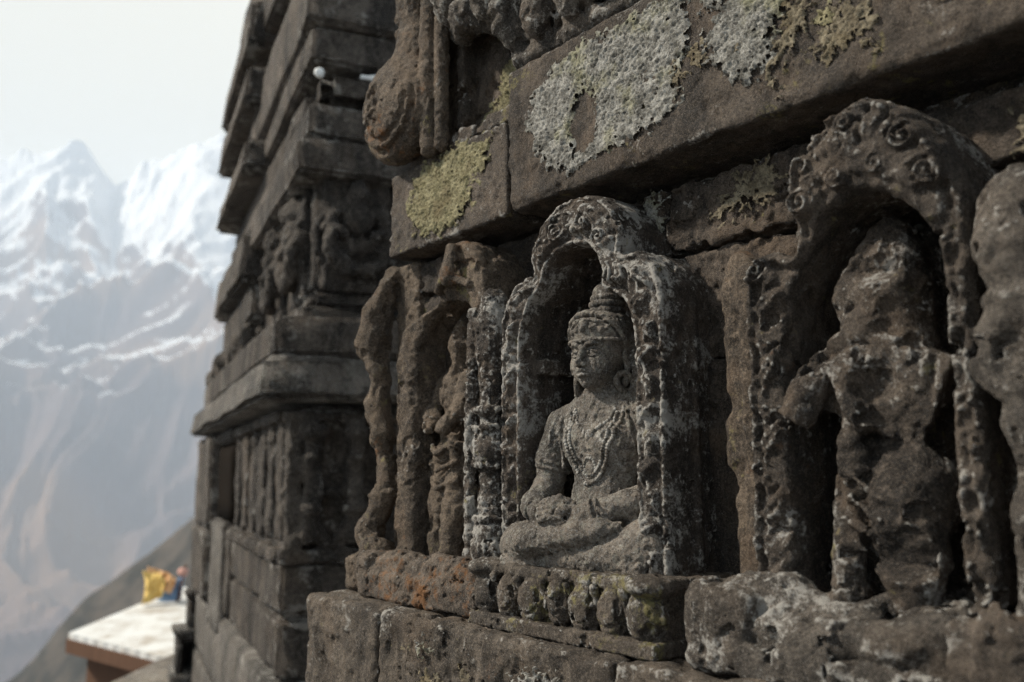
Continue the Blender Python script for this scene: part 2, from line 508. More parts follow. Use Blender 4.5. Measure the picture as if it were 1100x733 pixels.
# wall courses between the niches
def course(x0, x1, z0, z1, n, seed, h=.006, ch=.006):
    return block('wall_block', (x0, -n, z0), (x1, .10, z1), M_WALL, h, .008, (.004, .03), ch, seed)
course(-1.935, -1.62, 2.035, 2.112, .045, 21)
course(-1.925, -1.62, 1.85, 2.031, .03, 22, .007)
course(-1.615, -1.106, 1.99, 2.115, .0, 23)
course(-1.101, -.80, 1.99, 2.112, .010, 24, .0045, .008)
course(-.795, -.30, 2.0, 2.095, .012, 25)
course(-.295, .6, 1.99, 2.09, .0, 25, .01)
course(-1.1, -.82, 1.80, 1.986, -.003, 26, .0045)
course(-1.1, -.82, 1.345, 1.796, .0, 27)
course(-1.92, -1.104, 1.345, 1.986, -.1, 28, .012)
course(-.815, .6, 1.345, 1.996, -.1, 29, .012)
# joint core behind everything, and the upper wall
core = bmesh.new()
def bmbox(bm, lo, hi):
    r = bmesh.ops.create_cube(bm, size=1)
    for v in r['verts']: v.co = Vector([lo[i] + (v.co[i] + .5) * (hi[i] - lo[i]) for i in range(3)])
    return r['verts']
bmbox(core, (-1.90, .06, 0), (.9, 1.9, 3.4))
bmbox(core, (-1.86, -.06, 2.60), (.9, .058, 3.4))
bm_obj('wall_core', core, M_WALL, wall)

# ledge (plinth) under the niches
def cracks(v):
    for i in range(5):
        x = v.lo[0] + rng.random() * v.n[0] * v.h
        v.tube([(x + .01 * rng.normal(), -.245, 1.36 - .09 * j) for j in range(5)], .004, .004, '-')
    for i in range(9):
        x = v.lo[0] + rng.random() * v.n[0] * v.h
        v.ell((x, -.245, 1.1 + .2 * rng.random()), (.02 + .03 * rng.random(), .012, .03 + .05 * rng.random()), .02, op='-')
block('plinth_block', (-2.03, -.24, 1.0), (-1.695, .10, 1.344), M_PLINTH, .005, .016, (.003, .04), .004, 31, cracks)
block('plinth_block', (-1.691, -.236, 1.0), (-1.02, .10, 1.342), M_PLINTH, .005, .018, (.004, .04), .006, 32, cracks)
block('plinth_block', (-1.016, -.24, 1.0), (-.3, .10, 1.343), M_PLINTH, .008, .016, (.005, .05), .008, 33)
block('plinth_block', (-.296, -.24, 1.0), (.9, .10, 1.343), M_PLINTH, .012, .016, (.005, .05), .008, 34)
block('plinth_block', (-2.10, -.30, .0), (.9, .10, .995), M_PLINTH, .02, .03, (.01, .1), .012, 35)

# corner figure and scrolls at the far end of the wall
v = Vol((-2.08, -.17, 1.33), (-1.84, .06, 2.13), .004)
v.tube([(-1.955, -.06, 2.09), (-1.985, -.085, 2.0), (-1.995, -.09, 1.93), (-1.975, -.09, 1.87)], [.025, .034, .042, .026], .02)
v.tube([(-1.972, -.075, 1.85), (-1.985, -.08, 1.78), (-1.96, -.08, 1.70), (-1.945, -.075, 1.64)], [.02, .03, .026, .018], .02)
v.tube([(-1.945, -.075, 1.64), (-1.92, -.09, 1.57), (-1.95, -.095, 1.51)], [.018, .028, .03], .02)
v.ell((-1.975, -.10, 1.475), (.04, .035, .04), .02).ell((-1.92, -.11, 1.44), (.05, .04, .03), .02)
v.ell((-2.0, -.09, 1.40), (.035, .04, .035), .02).box((-1.94, -.07, 1.385), (.075, .075, .04), .015, .02)
v.box((-1.905, .02, 1.73), (.05, .07, .39), .01, .012)
v.erode(.004, .03, 4, 41, .6); v.chip(.005, .02, 42, .3)
mesh_obj('corner_figure', *v.mesh(), M_OLD, wall)

# carved frieze above the beam: great scroll, recessed panel, foliage with seed pods
v = Vol((-2.02, -.24, 2.29), (-1.60, .12, 2.98), .004)
v.ell((-1.822, -.125, 2.462), (.132, .075, .130), .01)
v.tube([(-1.80, -.10, 2.47), (-1.778, -.10, 2.60), (-1.778, -.105, 2.72), (-1.785, -.10, 2.95)], [.075, .052, .050, .056], .03)
def onv(x, z, lift=0.):
    y = v.front(x, z); return (x, (-.06 if y is None else y) - lift, z)
sp = [onv(-1.865 + (.016 + .0165 * t) * math.cos(-t + 1.4), 2.492 + (.016 + .0165 * t) * math.sin(-t + 1.4)) for t in np.linspace(0, 5.2, 40)]
rim = [onv(-1.822 + .112 * math.cos(t), 2.462 + .108 * math.sin(t)) for t in np.linspace(math.pi * .75, math.pi * 2.05, 30)]
rim2 = [onv(-1.815 + .085 * math.cos(t), 2.458 + .080 * math.sin(t)) for t in np.linspace(math.pi * 1.05, math.pi * 2.0, 24)]
v.tube(sp, .0055, .008, '-'); v.tube(rim, .005, .008, '-'); v.tube(rim2, .004, .008, '-')
v.ell(onv(-1.868, 2.494, 0), (.022, .022, .018), .012, op='-')
for i in range(6):
    a_ = 3.6 + i * .42
    v.tube([onv(-1.868 + .03 * math.cos(a_), 2.492 + .03 * math.sin(a_)), onv(-1.85 + .07 * math.cos(a_ + .25), 2.478 + .066 * math.sin(a_ + .25))], .003, .006, '-')
v.tube([(-1.705, -.12, 2.335), (-1.70, -.13, 2.5), (-1.705, -.12, 2.97)], [.020, .022, .019], .004)
v.tube([(-1.668, -.11, 2.335), (-1.662, -.118, 2.5), (-1.665, -.11, 2.97)], [.016, .018, .018], .003)
for zz in (2.62, 2.665, 2.71, 2.755, 2.80): v.ell((-1.852, -.10, zz), (.020, .028, .024), .004)
v.box((-1.775, .03, 2.64), (.115, .09, .33), .01, .01)
v.erode(.0020, .014, 4, 51, .65); v.chip(.003, .02, 52, .4)
mesh_obj('scroll_bracket', *v.mesh(), M_OLD, wall)

v = Vol((-1.67, -.13, 2.31), (-1.42, .1, 2.98), .0045)
v.box((-1.545, .03, 2.66), (.115, .065, .34), .006)
v.box((-1.645, -.03, 2.66), (.012, .05, .33), .005, .004).box((-1.545, -.035, 2.346), (.112, .06, .018), .006, .004)
v.box((-1.545, -.02, 2.372), (.10, .04, .010), .005, .004)
v.erode(.004, .03, 3, 53); v.chip(.008, .05, 54)
mesh_obj('recessed_panel', *v.mesh(), M_BEAM, wall)

v = Vol((-1.70, -.2, 2.42), (-.6, .1, 3.0), .0045)
v.box((-1.02, -.0, 2.72), (.42, .07, .27), .01)
v.tube([(-1.42, -.075, 2.452), (-.62, -.075, 2.452)], .022, .01)
for x, z, r in ((-1.335, 2.512, .036), (-1.235, 2.51, .034), (-1.165, 2.515, .032), (-1.085, 2.515, .034), (-1.005, 2.52, .034), (-.92, 2.52, .034)):
    v.ell((x, -.105, z), (r, .034, r * 1.5), .006)
    v.tube([(x + .045 * math.cos(t), -.085, z + .01 + .07 * math.sin(t)) for t in np.linspace(-2.6, .9, 9)], .010, .008)
for x0, z0, x1, z1, r in ((-1.62, 2.585, -1.50, 2.565, .035), (-1.53, 2.60, -1.44, 2.54, .03), (-1.46, 2.58, -1.39, 2.50, .026),
                          (-1.45, 2.53, -1.41, 2.46, .02), (-1.66, 2.62, -1.58, 2.66, .04), (-1.40, 2.62, -1.30, 2.66, .04), (-1.30, 2.57, -1.24, 2.64, .03)):
    v.tube([(x0, -.09, z0), ((x0 + x1) / 2, -.12, (z0 + z1) / 2 + .02), (x1, -.085, z1)], [r * .7, r, r * .7], .015)
v.band(lambda P: -.004 * np.clip(ridged(P / f32(.022), 2, 57), -.6, 1) * st(2.53, 2.56, P[:, 2]), .03)
v.erode(.003, .018, 4, 55, .65); v.chip(.004, .02, 56, .4)
mesh_obj('foliage_frieze', *v.mesh(), M_PALE, wall)

# lichen rosettes: raised crinkled crusts grown on the beam stones
def lichen(name, poly, n0, mat, parent, label, step=.0022, thick=.0034, seed=0, hole=None, lob=.010):
    poly = smooth_poly(poly, 1)
    xs = [p[0] for p in poly]; zs = [p[1] for p in poly]
    px = np.arange(min(xs) - .02, max(xs) + .02, step); pz = np.arange(min(zs) - .02, max(zs) + .02, step)
    d = poly_sd(px, pz, poly)
    G = grid2(px, pz)
    cx, cz = (hole[0], hole[1]) if hole else (np.mean(xs), np.mean(zs))
    dx, dz = G[..., 0] - cx, G[..., 2] - cz
    r = np.hypot(dx, dz); th = np.arctan2(dz, dx)
    rad = np.stack([np.cos(th) * 9, np.sin(th) * 9, r * 42], -1)
    lobes = fbm(rad, 3, seed) + .8 * fbm(G / .012, 2, seed + 3)
    d = d + lob * lobes * (st(.02, .13, r) if hole else 1.)
    if hole:
        dh = np.hypot(dx / hole[2], dz / hole[3]) - 1
        d = np.maximum(d, -(dh * hole[2]) + .35 * lob * fbm(G / .015, 2, seed + 8))
    crk = ridged(np.stack([np.cos(th) * 26, np.sin(th) * 26, r * 60], -1), 2, seed + 5) * .7 + ridged(G / .0060, 2, seed + 6) * .7 + fbm(G / .016, 2, seed + 7) * .6
    hgt = st(.0, -.010, d) * thick * (.75 + .75 * crk) - .004 * st(-.002, .004, d)
    keep = d < .004
    # gaps inside the crust
    keep &= ~((fbm(G / .025, 4, seed + 22, .6) + .5 * st(-.03, .0, d)) > 1.6)
    keep &= ~((fbm(G / .007, 3, seed + 14, .6) + 1.3 * st(-.022, .002, d)) > 1.45)
    V = np.stack([G[..., 0], -n0 - hgt, G[..., 2]], -1)
    f = keep[:-1, :-1] & keep[1:, :-1] & keep[1:, 1:] & keep[:-1, 1:]
    ii = np.arange(V.shape[0] * V.shape[1]).reshape(V.shape[:2])
    q = np.stack([ii[:-1, :-1], ii[1:, :-1], ii[1:, 1:], ii[:-1, 1:]], -1)[f]
    u, inv = np.unique(q.ravel(), return_inverse=True)
    o = mesh_obj(name, V.reshape(-1, 3)[u], inv.reshape(q.shape), mat, None, (0, 0, 0))
    o.parent = parent; o.location = Vector((0, 0, 0)) - wall.location
    if label: o['label'] = label
    return o
lichen('lichen_patch', [(-1.385, 2.31), (-1.33, 2.372), (-1.24, 2.40), (-1.12, 2.405), (-.975, 2.412), (-.94, 2.37), (-.95, 2.30), (-.985, 2.25),
                        (-.97, 2.205), (-1.04, 2.178), (-1.15, 2.172), (-1.225, 2.148), (-1.30, 2.175), (-1.355, 2.23)], .1035, M_LICH, bB,
       'big grey rosette of lichen with a bare brown eye', seed=61, hole=(-1.208, 2.245, .030, .050))
lichen('lichen_patch', [(-.93, 2.28), (-.90, 2.33), (-.85, 2.40), (-.76, 2.40), (-.74, 2.33), (-.78, 2.26), (-.80, 2.21), (-.865, 2.195), (-.90, 2.24)],
       .1035, M_LICH, bB, 'smaller grey lichen crust', seed=62, lob=.016)
lichen('lichen_patch', [(-1.835, 2.25), (-1.765, 2.316), (-1.60, 2.322), (-1.49, 2.31), (-1.50, 2.26), (-1.53, 2.22), (-1.57, 2.16), (-1.68, 2.135), (-1.76, 2.138), (-1.81, 2.18)],
       .1005, M_LICHY, bA, 'yellow-green lichen crust', seed=63, thick=.0032, lob=.016)
lichen('lichen_patch', [(-.72, 2.21), (-.68, 2.25), (-.62, 2.24), (-.63, 2.19), (-.69, 2.17)], .1038, M_LICHT, bB, 'small tan lichen crust', seed=64, thick=.003, lob=.018)
lichen('lichen_patch', [(-.80, 2.16), (-.76, 2.21), (-.71, 2.26), (-.68, 2.36), (-.72, 2.36), (-.76, 2.28), (-.81, 2.2)], .1038, M_LICHT, bB, 'small tan lichen crust', seed=65, thick=.003, lob=.02)
lichen('lichen_patch', [(-1.635, 2.38), (-1.57, 2.42), (-1.53, 2.50), (-1.47, 2.50), (-1.44, 2.44), (-1.47, 2.38), (-1.56, 2.365)], .036, M_LICHY, wall,
       'yellow-green lichen in the recessed panel', seed=66, thick=.004, lob=.016)
lichen('lichen_patch', [(-1.20, 2.075), (-1.15, 2.112), (-1.108, 2.112), (-1.108, 2.03), (-1.14, 2.04)], .001, M_LICH, wall, 'grey lichen on the wall block over the arch', seed=67, thick=.003, lob=.014)
lichen('lichen_patch', [(-1.0, 2.03), (-.95, 2.09), (-.86, 2.10), (-.85, 2.06), (-.92, 2.02)], .011, M_LICHT, wall, None, seed=68, thick=.003, lob=.018)
lichen('lichen_patch', [(-.50, 1.99), (-.50, 2.07), (-.44, 2.08), (-.40, 2.03), (-.43, 1.98)], .013, M_LICHT, wall, None, seed=69, thick=.003, lob=.018)
lichen('lichen_patch', [(-1.58, 1.19), (-1.53, 1.24), (-1.45, 1.25), (-1.42, 1.2), (-1.5, 1.16)], .238, M_LICHT, wall, None, seed=71, thick=.003, lob=.018)
lichen('lichen_patch', [(-1.26, 1.26), (-1.2, 1.30), (-1.14, 1.30), (-1.13, 1.26), (-1.2, 1.23)], .237, M_LICH, wall, 'grey lichen on the ledge', seed=72, thick=.003, lob=.016)
lichen('lichen_patch', [(-.56, 2.20), (-.53, 2.25), (-.46, 2.24), (-.47, 2.19)], .1042, M_LICHT, bB, None, seed=73, thick=.003, lob=.018)
lichen('lichen_patch', [(-.63, 2.27), (-.60, 2.34), (-.52, 2.35), (-.5, 2.29)], .1042, M_LICH, bB, None, seed=74, thick=.003, lob=.02)
for i in range(16):
    cx, cz, r = -.98 + .56 * rng.random(), 2.17 + .22 * rng.random(), .010 + .028 * rng.random() ** 1.5
    lichen('lichen_patch', [(cx + r * math.cos(t) * (.8 + .5 * rng.random()), cz + r * math.sin(t) * (.8 + .5 * rng.random())) for t in np.linspace(0, 2 * math.pi, 8)[:-1]], .1042,
           (M_LICHT, M_LICH, M_LICHY)[(0, 1, 0, 2, 1)[i % 5]], bB, None, seed=200 + i, thick=.0026, lob=.012)
for i in range(7):
    cx, cz, r = -1.62 + .75 * rng.random(), 1.20 + .11 * rng.random(), .010 + .022 * rng.random()
    lichen('lichen_patch', [(cx + r * math.cos(t) * (.8 + .5 * rng.random()), cz + r * math.sin(t) * (.8 + .5 * rng.random())) for t in np.linspace(0, 2 * math.pi, 8)[:-1]], .2408,
           (M_LICHT, M_LICH)[i % 2], wall, None, seed=230 + i, thick=.0026, lob=.012)
print('wall', time.time() - T0)

# ================================================================== NICHE WITH THE SEATED STATUE
G_N = 'carved niches along the wall'
NX, NZ = -1.235, 1.344
niche2 = thing('carved_niche', (NX, -.05, NZ), 'carved stone niche holding the seated statue, with crisp foliage bands and a lotus petal base', 'niche', G_N)
out2 = [(-.213, .08), (-.213, .52), (-.209, .565), (-.194, .602), (-.165, .630), (-.130, .640), (-.118, .632), (-.112, .640), (-.118, .66), (-.115, .69), (-.092, .732), (-.045, .759),
        (.01, .766), (.065, .754), (.105, .722), (.123, .682), (.122, .655), (.118, .640), (.128, .634), (.165, .634), (.195, .605), (.212, .57), (.217, .52), (.217, .08)]
in2 = [(-.152, .08), (-.152, .49), (-.147, .54), (-.125, .585), (-.098, .605), (-.088, .615), (-.075, .645), (-.045, .668), (.0, .676), (.04, .668), (.066, .645),
       (.078, .612), (.072, .588), (.09, .575), (.118, .565), (.142, .54), (.152, .49), (.152, .08)]
abs2 = lambda P: [(x + NX, z + NZ) for x, z in P]
def relief2(px, pz, do, di):
    G = grid2(px, pz)
    wrp = np.stack([fbm(G / .02, 2, 70), 0 * G[..., 0], fbm(G / .02, 2, 75)], -1) * .004
    path = open_smooth(abs2([(-.182, .06), (-.182, .50), (-.175, .56), (-.15, .61), (-.105, .645), (-.09, .69), (-.05, .725), (.0, .735), (.05, .725), (.09, .69),
                             (.105, .64), (.15, .61), (.175, .56), (.185, .50), (.185, .06)]), 2)
    S, T = arclen(px + 0, pz + 0, path)
    S = S + wrp[..., 0] * .5; T = T + wrp[..., 2] * .5
    vi = leafband(S, T, .030, .046)
    X, Z = G[..., 0] - NX, G[..., 2] - NZ
    # swirling leaves in the head of the arch
    head = st(.615, .65, Z) * st(.12, .10, np.abs(X))
    tw = G + wrp * 2.5
    worm = np.clip(ridged(tw / .021, 2, 77), -.4, 1.2) * .6
    lf = .5 + .5 * np.cos(np.arctan2(Z - .60, X) * 22 + 60 * np.hypot(X, Z - .60))
    vi = vi * (1 - head * .35) + head * (worm * .35 + .25 * lf)
    for cx, cz, r_, sg in ((-.035, .708, .021, 1), (.04, .708, .021, -1), (.0, .725, .017, 1), (-.075, .68, .018, -1), (.08, .675, .020, 1)):
        vv, mk = volute(X, Z, cx, cz, r_, sg); vi = np.where(mk, np.maximum(vv, .12), vi)
    a, b = -do, di                                     # distance from outer / inner edge
    rim = np.exp(-((a - .005) / .004) ** 2) * .8 + np.exp(-((b - .006) / .004) ** 2) * .9
    gro = np.exp(-((a - .013) / .003) ** 2) + np.exp(-((b - .014) / .0032) ** 2)
    ang = np.arctan2(Z - .62, X)
    curl_c = np.hypot(X - .082, Z - .603); curl = np.cos(2 * np.pi * curl_c / .014 - np.arctan2(Z - .603, X - .082)) * (curl_c < .03)
    vi = np.where(curl_c < .03, .55 + .45 * curl, vi)
    body = st(.012, .018, a) * st(.012, .018, b)
    h = .024 * vi * body + .006 * rim - .006 * gro * (1 - body * .3)
    return h + .002 * fbm(G / .008, 2, 78)
v = Vol((NX - .24, -.145, NZ + .05), (NX + .24, .12, NZ + .79), .0024)
slab(v, abs2(out2), abs2(in2), .110, -.11, -.075, relief2, .012)
# roll mouldings on the flanks
for dx in (.213, -.209):
    v.tube([(NX + dx, -.035, NZ + .06), (NX + dx, -.035, NZ + .54)], .008, .006)
# capitals inside the jambs
v.box((NX - .143, .0, NZ + .47), (.016, .075, .014), .005, .006).box((NX + .143, .0, NZ + .47), (.016, .075, .014), .005, .006)
v.erode(.0014, .012, 3, 79, .6); v.chip(.005, .03, 80, .45)
mesh_obj('arch_frame', *v.mesh(), M_FRAME, niche2)

# lotus base
v = Vol((NX - .235, -.21, NZ - .01), (NX + .30, .1, NZ + .14), .0024)
x0, x1 = NX - .200, NX + .262
xc, hw = (x0 + x1) / 2, (x1 - x0) / 2
v.box((xc, -.045, NZ + .052), (hw - .006, .095, .052), .008)
v.box((xc, -.05, NZ + .098), (hw, .106, .011), .008, .004)            # top slab
v.box((xc, -.055, NZ + .009), (hw + .004, .115, .012), .005, .004)      # foot fillet
v.tube([(x0 + .01, -.146, NZ + .097), (x1 - .01, -.146, NZ + .097)], .011, .004)
for xe in (x0 + .026, x1 - .03): v.ell((xe, -.135, NZ + .098), (.034, .045, .017), .008)
npet = 7
for i in range(npet):
    x = x0 + .038 + (x1 - x0 - .072) * i / (npet - 1)
    w = .034 if i % 2 == 0 else .029
    v.ell((x, -.138, NZ + .053), (w, .034, .045), .001)
    v.tube([(x + w * .98 * math.cos(t), -.155 + .012 * abs(math.cos(t)), NZ + .060 + .040 * math.sin(t)) for t in np.linspace(math.pi * .90, math.pi * 2.10, 18)], .0048, .001)
    v.tube([(x + w * .64 * math.cos(t), -.172 + .014 * abs(math.cos(t)), NZ + .058 + .027 * math.sin(t)) for t in np.linspace(math.pi * .85, math.pi * 2.15, 16)], .0026, .002, '-')
for i in range(npet - 1):
    x = x0 + .038 + (x1 - x0 - .072) * (i + .5) / (npet - 1)
    v.tube([(x, -.158, NZ + .088), (x, -.150, NZ + .062), (x, -.142, NZ + .03)], [.008, .006, .003], .002)
v.erode(.0018, .015, 3, 82, .6); v.chip(.005, .03, 83, .4)
mesh_obj('lotus_base', *v.mesh(), M_LOTUS, niche2).location = (0, -.028, 0)
print('niche2', time.time() - T0)

# ================================================================== SEATED STATUE
SB = (-1.226, -.034, 1.452)
seated = thing('seated_statue', SB, 'small cross-legged stone deity with tiered crown, beaded necklaces and hands folded in its lap', 'statue')
v = Vol((-.21, -.175, -.02), (.215, .085, .34), .0019)
# legs
v.tube([(-.055, .01, .05), (-.148, -.072, .038)], [.052, .034], .012)
v.tube([(.055, .01, .05), (.140, -.072, .044)], [.054, .044], .012)
v.tube([(.142, -.080, .040), (.06, -.112, .024), (-.03, -.112, .016)], [.043, .028, .020], .006)
v.tube([(-.160, -.082, .030), (-.08, -.128, .044), (.035, -.133, .060)], [.026, .030, .022], .004)
v.tube([(-.09, -.150, .012), (.0, -.150, .030), (.075, -.146, .046)], .007, .006, '-')
v.tube([(.035, -.130, .058), (.075, -.122, .066), (.098, -.110, .070)], [.022, .019, .010], .008)       # foot on the far thigh
for i in range(5):
    v.ell((.096 + .003 * i, -.122 + .006 * i, .070 - .002 * i), (.006, .005, .005), .002)
v.ell((0, -.02, .04), (.11, .075, .04), .02)
v.box((0, -.03, .006), (.155, .095, .012), .008, .01)
# trunk
v.ell((0, .005, .085), (.080, .055, .055), .03)
v.ell((0, -.010, .125), (.063, .048, .060), .03)
v.ell((0, -.006, .205), (.084, .054, .062), .03)
v.ell((-.038, -.036, .215), (.036, .022, .030), .02).ell((.038, -.036, .215), (.036, .022, .030), .02)
v.tube([(-.105, .008, .248), (-.03, .004, .275), (.03, .004, .275), (.105, .008, .248)], [.034, .034, .034, .034], .03)
v.tube([(0, .0, .26), (0, -.012, .325)], [.036, .031], .018)
# arms
for s in (-1, 1):
    sh, el = (s * .112, .006, .244), (s * .138, -.012, .128)
    v.tube([sh, (s * .128, -.002, .19), el], [.036, .032, .027], .012)
v.tube([(-.138, -.012, .128), (-.118, -.07, .100), (-.062, -.118, .090)], [.028, .025, .019], .008)
v.tube([(.138, -.012, .128), (.105, -.075, .108), (.032, -.122, .088)], [.028, .025, .019], .008)
# folded hands: palms, fingers of the upper hand lying over the lower one
v.ell((-.022, -.128, .082), (.034, .022, .015), .006, rotm(0, .15, -.15))
v.ell((.004, -.133, .096), (.030, .020, .013), .005, rotm(0, -.2, .2))
for i, (L, r) in enumerate(((.040, .0062), (.045, .0066), (.043, .0064), (.036, .0056))):
    z = .108 - i * .0088; y = -.139 - .003 * i
    v.tube([(.012, y, z + .002), (-.012, y - .006, z + .003), (-.012 - L * .5, y - .004, z - .002), (-.010 - L * .85, y + .008, z - .005)], [r, r, r * .95, r * .75], .0012)
for i, (L, r) in enumerate(((.036, .006), (.040, .0062), (.034, .0056))):
    z = .078 - i * .0085; y = -.143 + .003 * i
    v.tube([(-.034, y + .004, z), (-.008, y - .005, z - .001), (.018 + .002 * i, y - .002, z)], [r, r, r * .8], .0012)
v.tube([(.024, -.130, .108), (.006, -.140, .117), (-.012, -.142, .116)], [.0075, .0068, .0055], .002)
v.tube([(-.046, -.128, .097), (-.030, -.140, .111), (-.014, -.143, .115)], [.0075, .0066, .0055], .002)
# wrist bangles, armlets
def ring(c, ax, R, r, k=.002, n=18, sq=1.):
    ax = Vector(ax).normalized(); u = ax.orthogonal().normalized(); w = ax.cross(u)
    v.tube([tuple(Vector(c) + u * R * math.cos(t) + w * R * sq * math.sin(t)) for t in np.linspace(0, 2 * math.pi, n + 1)], r, k)
for s in (-1, 1):
    d = (s * .02, -.01, -.11)
    for z, R in ((.178, .0325), (.168, .0325)): ring((s * .1295, -.003, z), d, R, .0036)
    ring((s * .128, -.002, .190), d, .033, .0026)
    v.ell((s * .134, -.036, .182), (.010, .006, .013), .003)
for c, d in (((-.078, -.106, .0925), (.056, -.048, -.01)), ((-.086, -.1, .0935), (.056, -.048, -.01)), ((.052, -.113, .0925), (-.073, -.047, -.02)), ((.061, -.108, .0945), (-.073, -.047, -.02))):
    ring(c, d, .0215, .0032)
# robe falling over the shoulder (image right), drawn as raised folds, and a hem line on the chest
def on(x, z, lift=0.):
    y = v.front(x, z); return (x, (y if y is not None else -.02) - lift, z)
folds = []
for i in range(6):
    o = i * .0095
    folds.append([on(.052 + o, .282 - .22 * o), on(.066 + o, .262), on(.074 + o, .238), on(.078 + o * .95, .212), on(.076 + o * .9, .192)])
folds.append([on(-.085, .262), on(-.094, .236), on(-.094, .21), on(-.09, .17)])
folds.append([on(-.101, .262), on(-.112, .236), on(-.116, .212)])
for pts in folds: v.tube(pts, .0044, .002)
# folds of cloth over the shins
for i in range(5):
    x = -.10 + i * .03
    p = [on(x, .050 - .0), on(x + .02, .036), on(x + .035, .022)]
    v.tube(p, .0022, .003)
v.band(lambda P: .0013 * fbm(P / f32(.009), 3, 90, .65) + .0008 * fbm(P / f32(.03), 2, 92), .008)
v.chip(.0025, .02, 93, .4)
body_vol = v
VB, FB = v.mesh()

# head (same continuous body, finer sampling)
v = Vol((-.092, -.125, .262), (.092, .075, .53), .00125)
v.tube([(0, .0, .255), (0, -.010, .335)], [.034, .030], .0)
for z in (.288, .302): ring((0, -.006, z), (0, .1, 1), .032, .0022, .003)
v.ell((0, -.016, .378), (.048, .056, .056), .012)
v.ell((0, -.034, .350), (.0375, .0365, .043), .016)
v.ell((0, -.0585, .3185), (.0135, .0115, .0115), .014)
for s in (-1, 1):
    v.ell((s * .022, -.050, .346), (.019, .019, .022), .012)
    v.ell((s * .019, -.0765, .3690), (.0150, .0105, .0095), .006, op='-')
    v.ell((s * .0195, -.0605, .3680), (.0125, .0105, .0088), .002)
    lid = [(s * .008, -.0685, .3672), (s * .013, -.0722, .3712), (s * .020, -.0722, .3722), (s * .028, -.0672, .3700), (s * .033, -.060, .3668)]
    v.tube(lid, .0017, .001)
    v.tube([(s * .008, -.0685, .3668), (s * .014, -.0712, .3638), (s * .021, -.0705, .3628), (s * .028, -.066, .3645), (s * .033, -.060, .3668)], .0014, .001)
    v.tube([(s * .009, -.0700, .3662), (s * .015, -.0728, .3668), (s * .021, -.0722, .3668), (s * .029, -.066, .3668)], .0010, .001, '-')
    v.tube([(s * .0045, -.0735, .3775), (s * .011, -.0750, .3830), (s * .021, -.0715, .3862), (s * .032, -.0610, .3835), (s * .039, -.050, .378)], [.0022, .003, .003, .0027, .002], .004)
v.tube([(0, -.0730, .3790), (0, -.0785, .3640), (0, -.0840, .3515)], [.0052, .0048, .0062], .004)
v.ell((0, -.0832, .3495), (.0060, .0056, .0052), .002)
for s in (-1, 1): v.ell((s * .0068, -.0785, .3480), (.0046, .0062, .0046), .002)
for s in (-1, 1): v.ell((s * .0036, -.0835, .3442), (.0020, .0030, .0016), .001, op='-')
v.tube([(0, -.0765, .3440), (0, -.0765, .3390)], .0022, .002, '-')
v.ell((0, -.0665, .3335), (.0165, .0110, .0105), .008)
v.tube([(-.0140, -.0690, .3348), (-.0070, -.0762, .3372), (-.0022, -.0785, .3386), (0, -.0778, .3378), (.0022, -.0785, .3386), (.0070, -.0762, .3372), (.0140, -.0690, .3348)], [.0012, .0024, .0027, .0025, .0027, .0024, .0012], .001)
v.tube([(-.0115, -.0695, .3312), (-.005, -.0762, .3297), (0, -.0775, .3294), (.005, -.0762, .3297), (.0115, -.0695, .3312)], [.0014, .0029, .0032, .0029, .0014], .001)
v.tube([(-.0145, -.0700, .3335), (-.006, -.0782, .3335), (0, -.0800, .3338), (.006, -.0782, .3335), (.0145, -.0700, .3335)], .0010, .0008, '-')
v.tube([(-.010, -.071, .3245), (0, -.0745, .3238), (.010, -.071, .3245)], .0018, .003, '-')
v.ell((0, -.0768, .3885), (.0034, .003, .0034), .001)                   # mark on the brow
# ears with long lobes and ring earrings
for s in (-1, 1):
    v.ell((s * .0505, -.006, .366), (.0055, .015, .022), .003)
    v.tube([(s * .052, -.016, .384), (s * .0545, -.006, .388), (s * .055, .004, .378), (s * .053, .002, .358), (s * .052, -.006, .345)], .0036, .002)
    v.tube([(s * .051, -.008, .350), (s * .052, -.012, .330)], [.006, .0048], .002)
    ring((s * .053, -.020, .3165), (s * 1, -.55, 0), .0140, .0054, .002, 18, 1.3)
    v.ell((s * .053, -.019, .3175), (.006, .006, .009), .002)
# hair: cap, plaited locks behind the ears
v.ell((0, -.006, .398), (.0565, .0615, .043), .003)
for j in range(3):
    for s in (-1, 1):
        pts = [(s * (.056 + .004 * j), .004 + .014 * j, .395), (s * (.063 + .005 * j), .004 + .015 * j, .365), (s * (.066 + .006 * j), .002 + .016 * j, .335), (s * (.070 + .004 * j), .0 + .016 * j, .300)]
        v.tube(pts, [.009, .0105, .0105, .007], .003)
        for q in range(11):
            t = q / 10; z = .392 - .09 * t
            v.ell((s * (.058 + .010 * t + .005 * j), -.004 + .014 * j, z), (.0065, .0065, .004), .001)
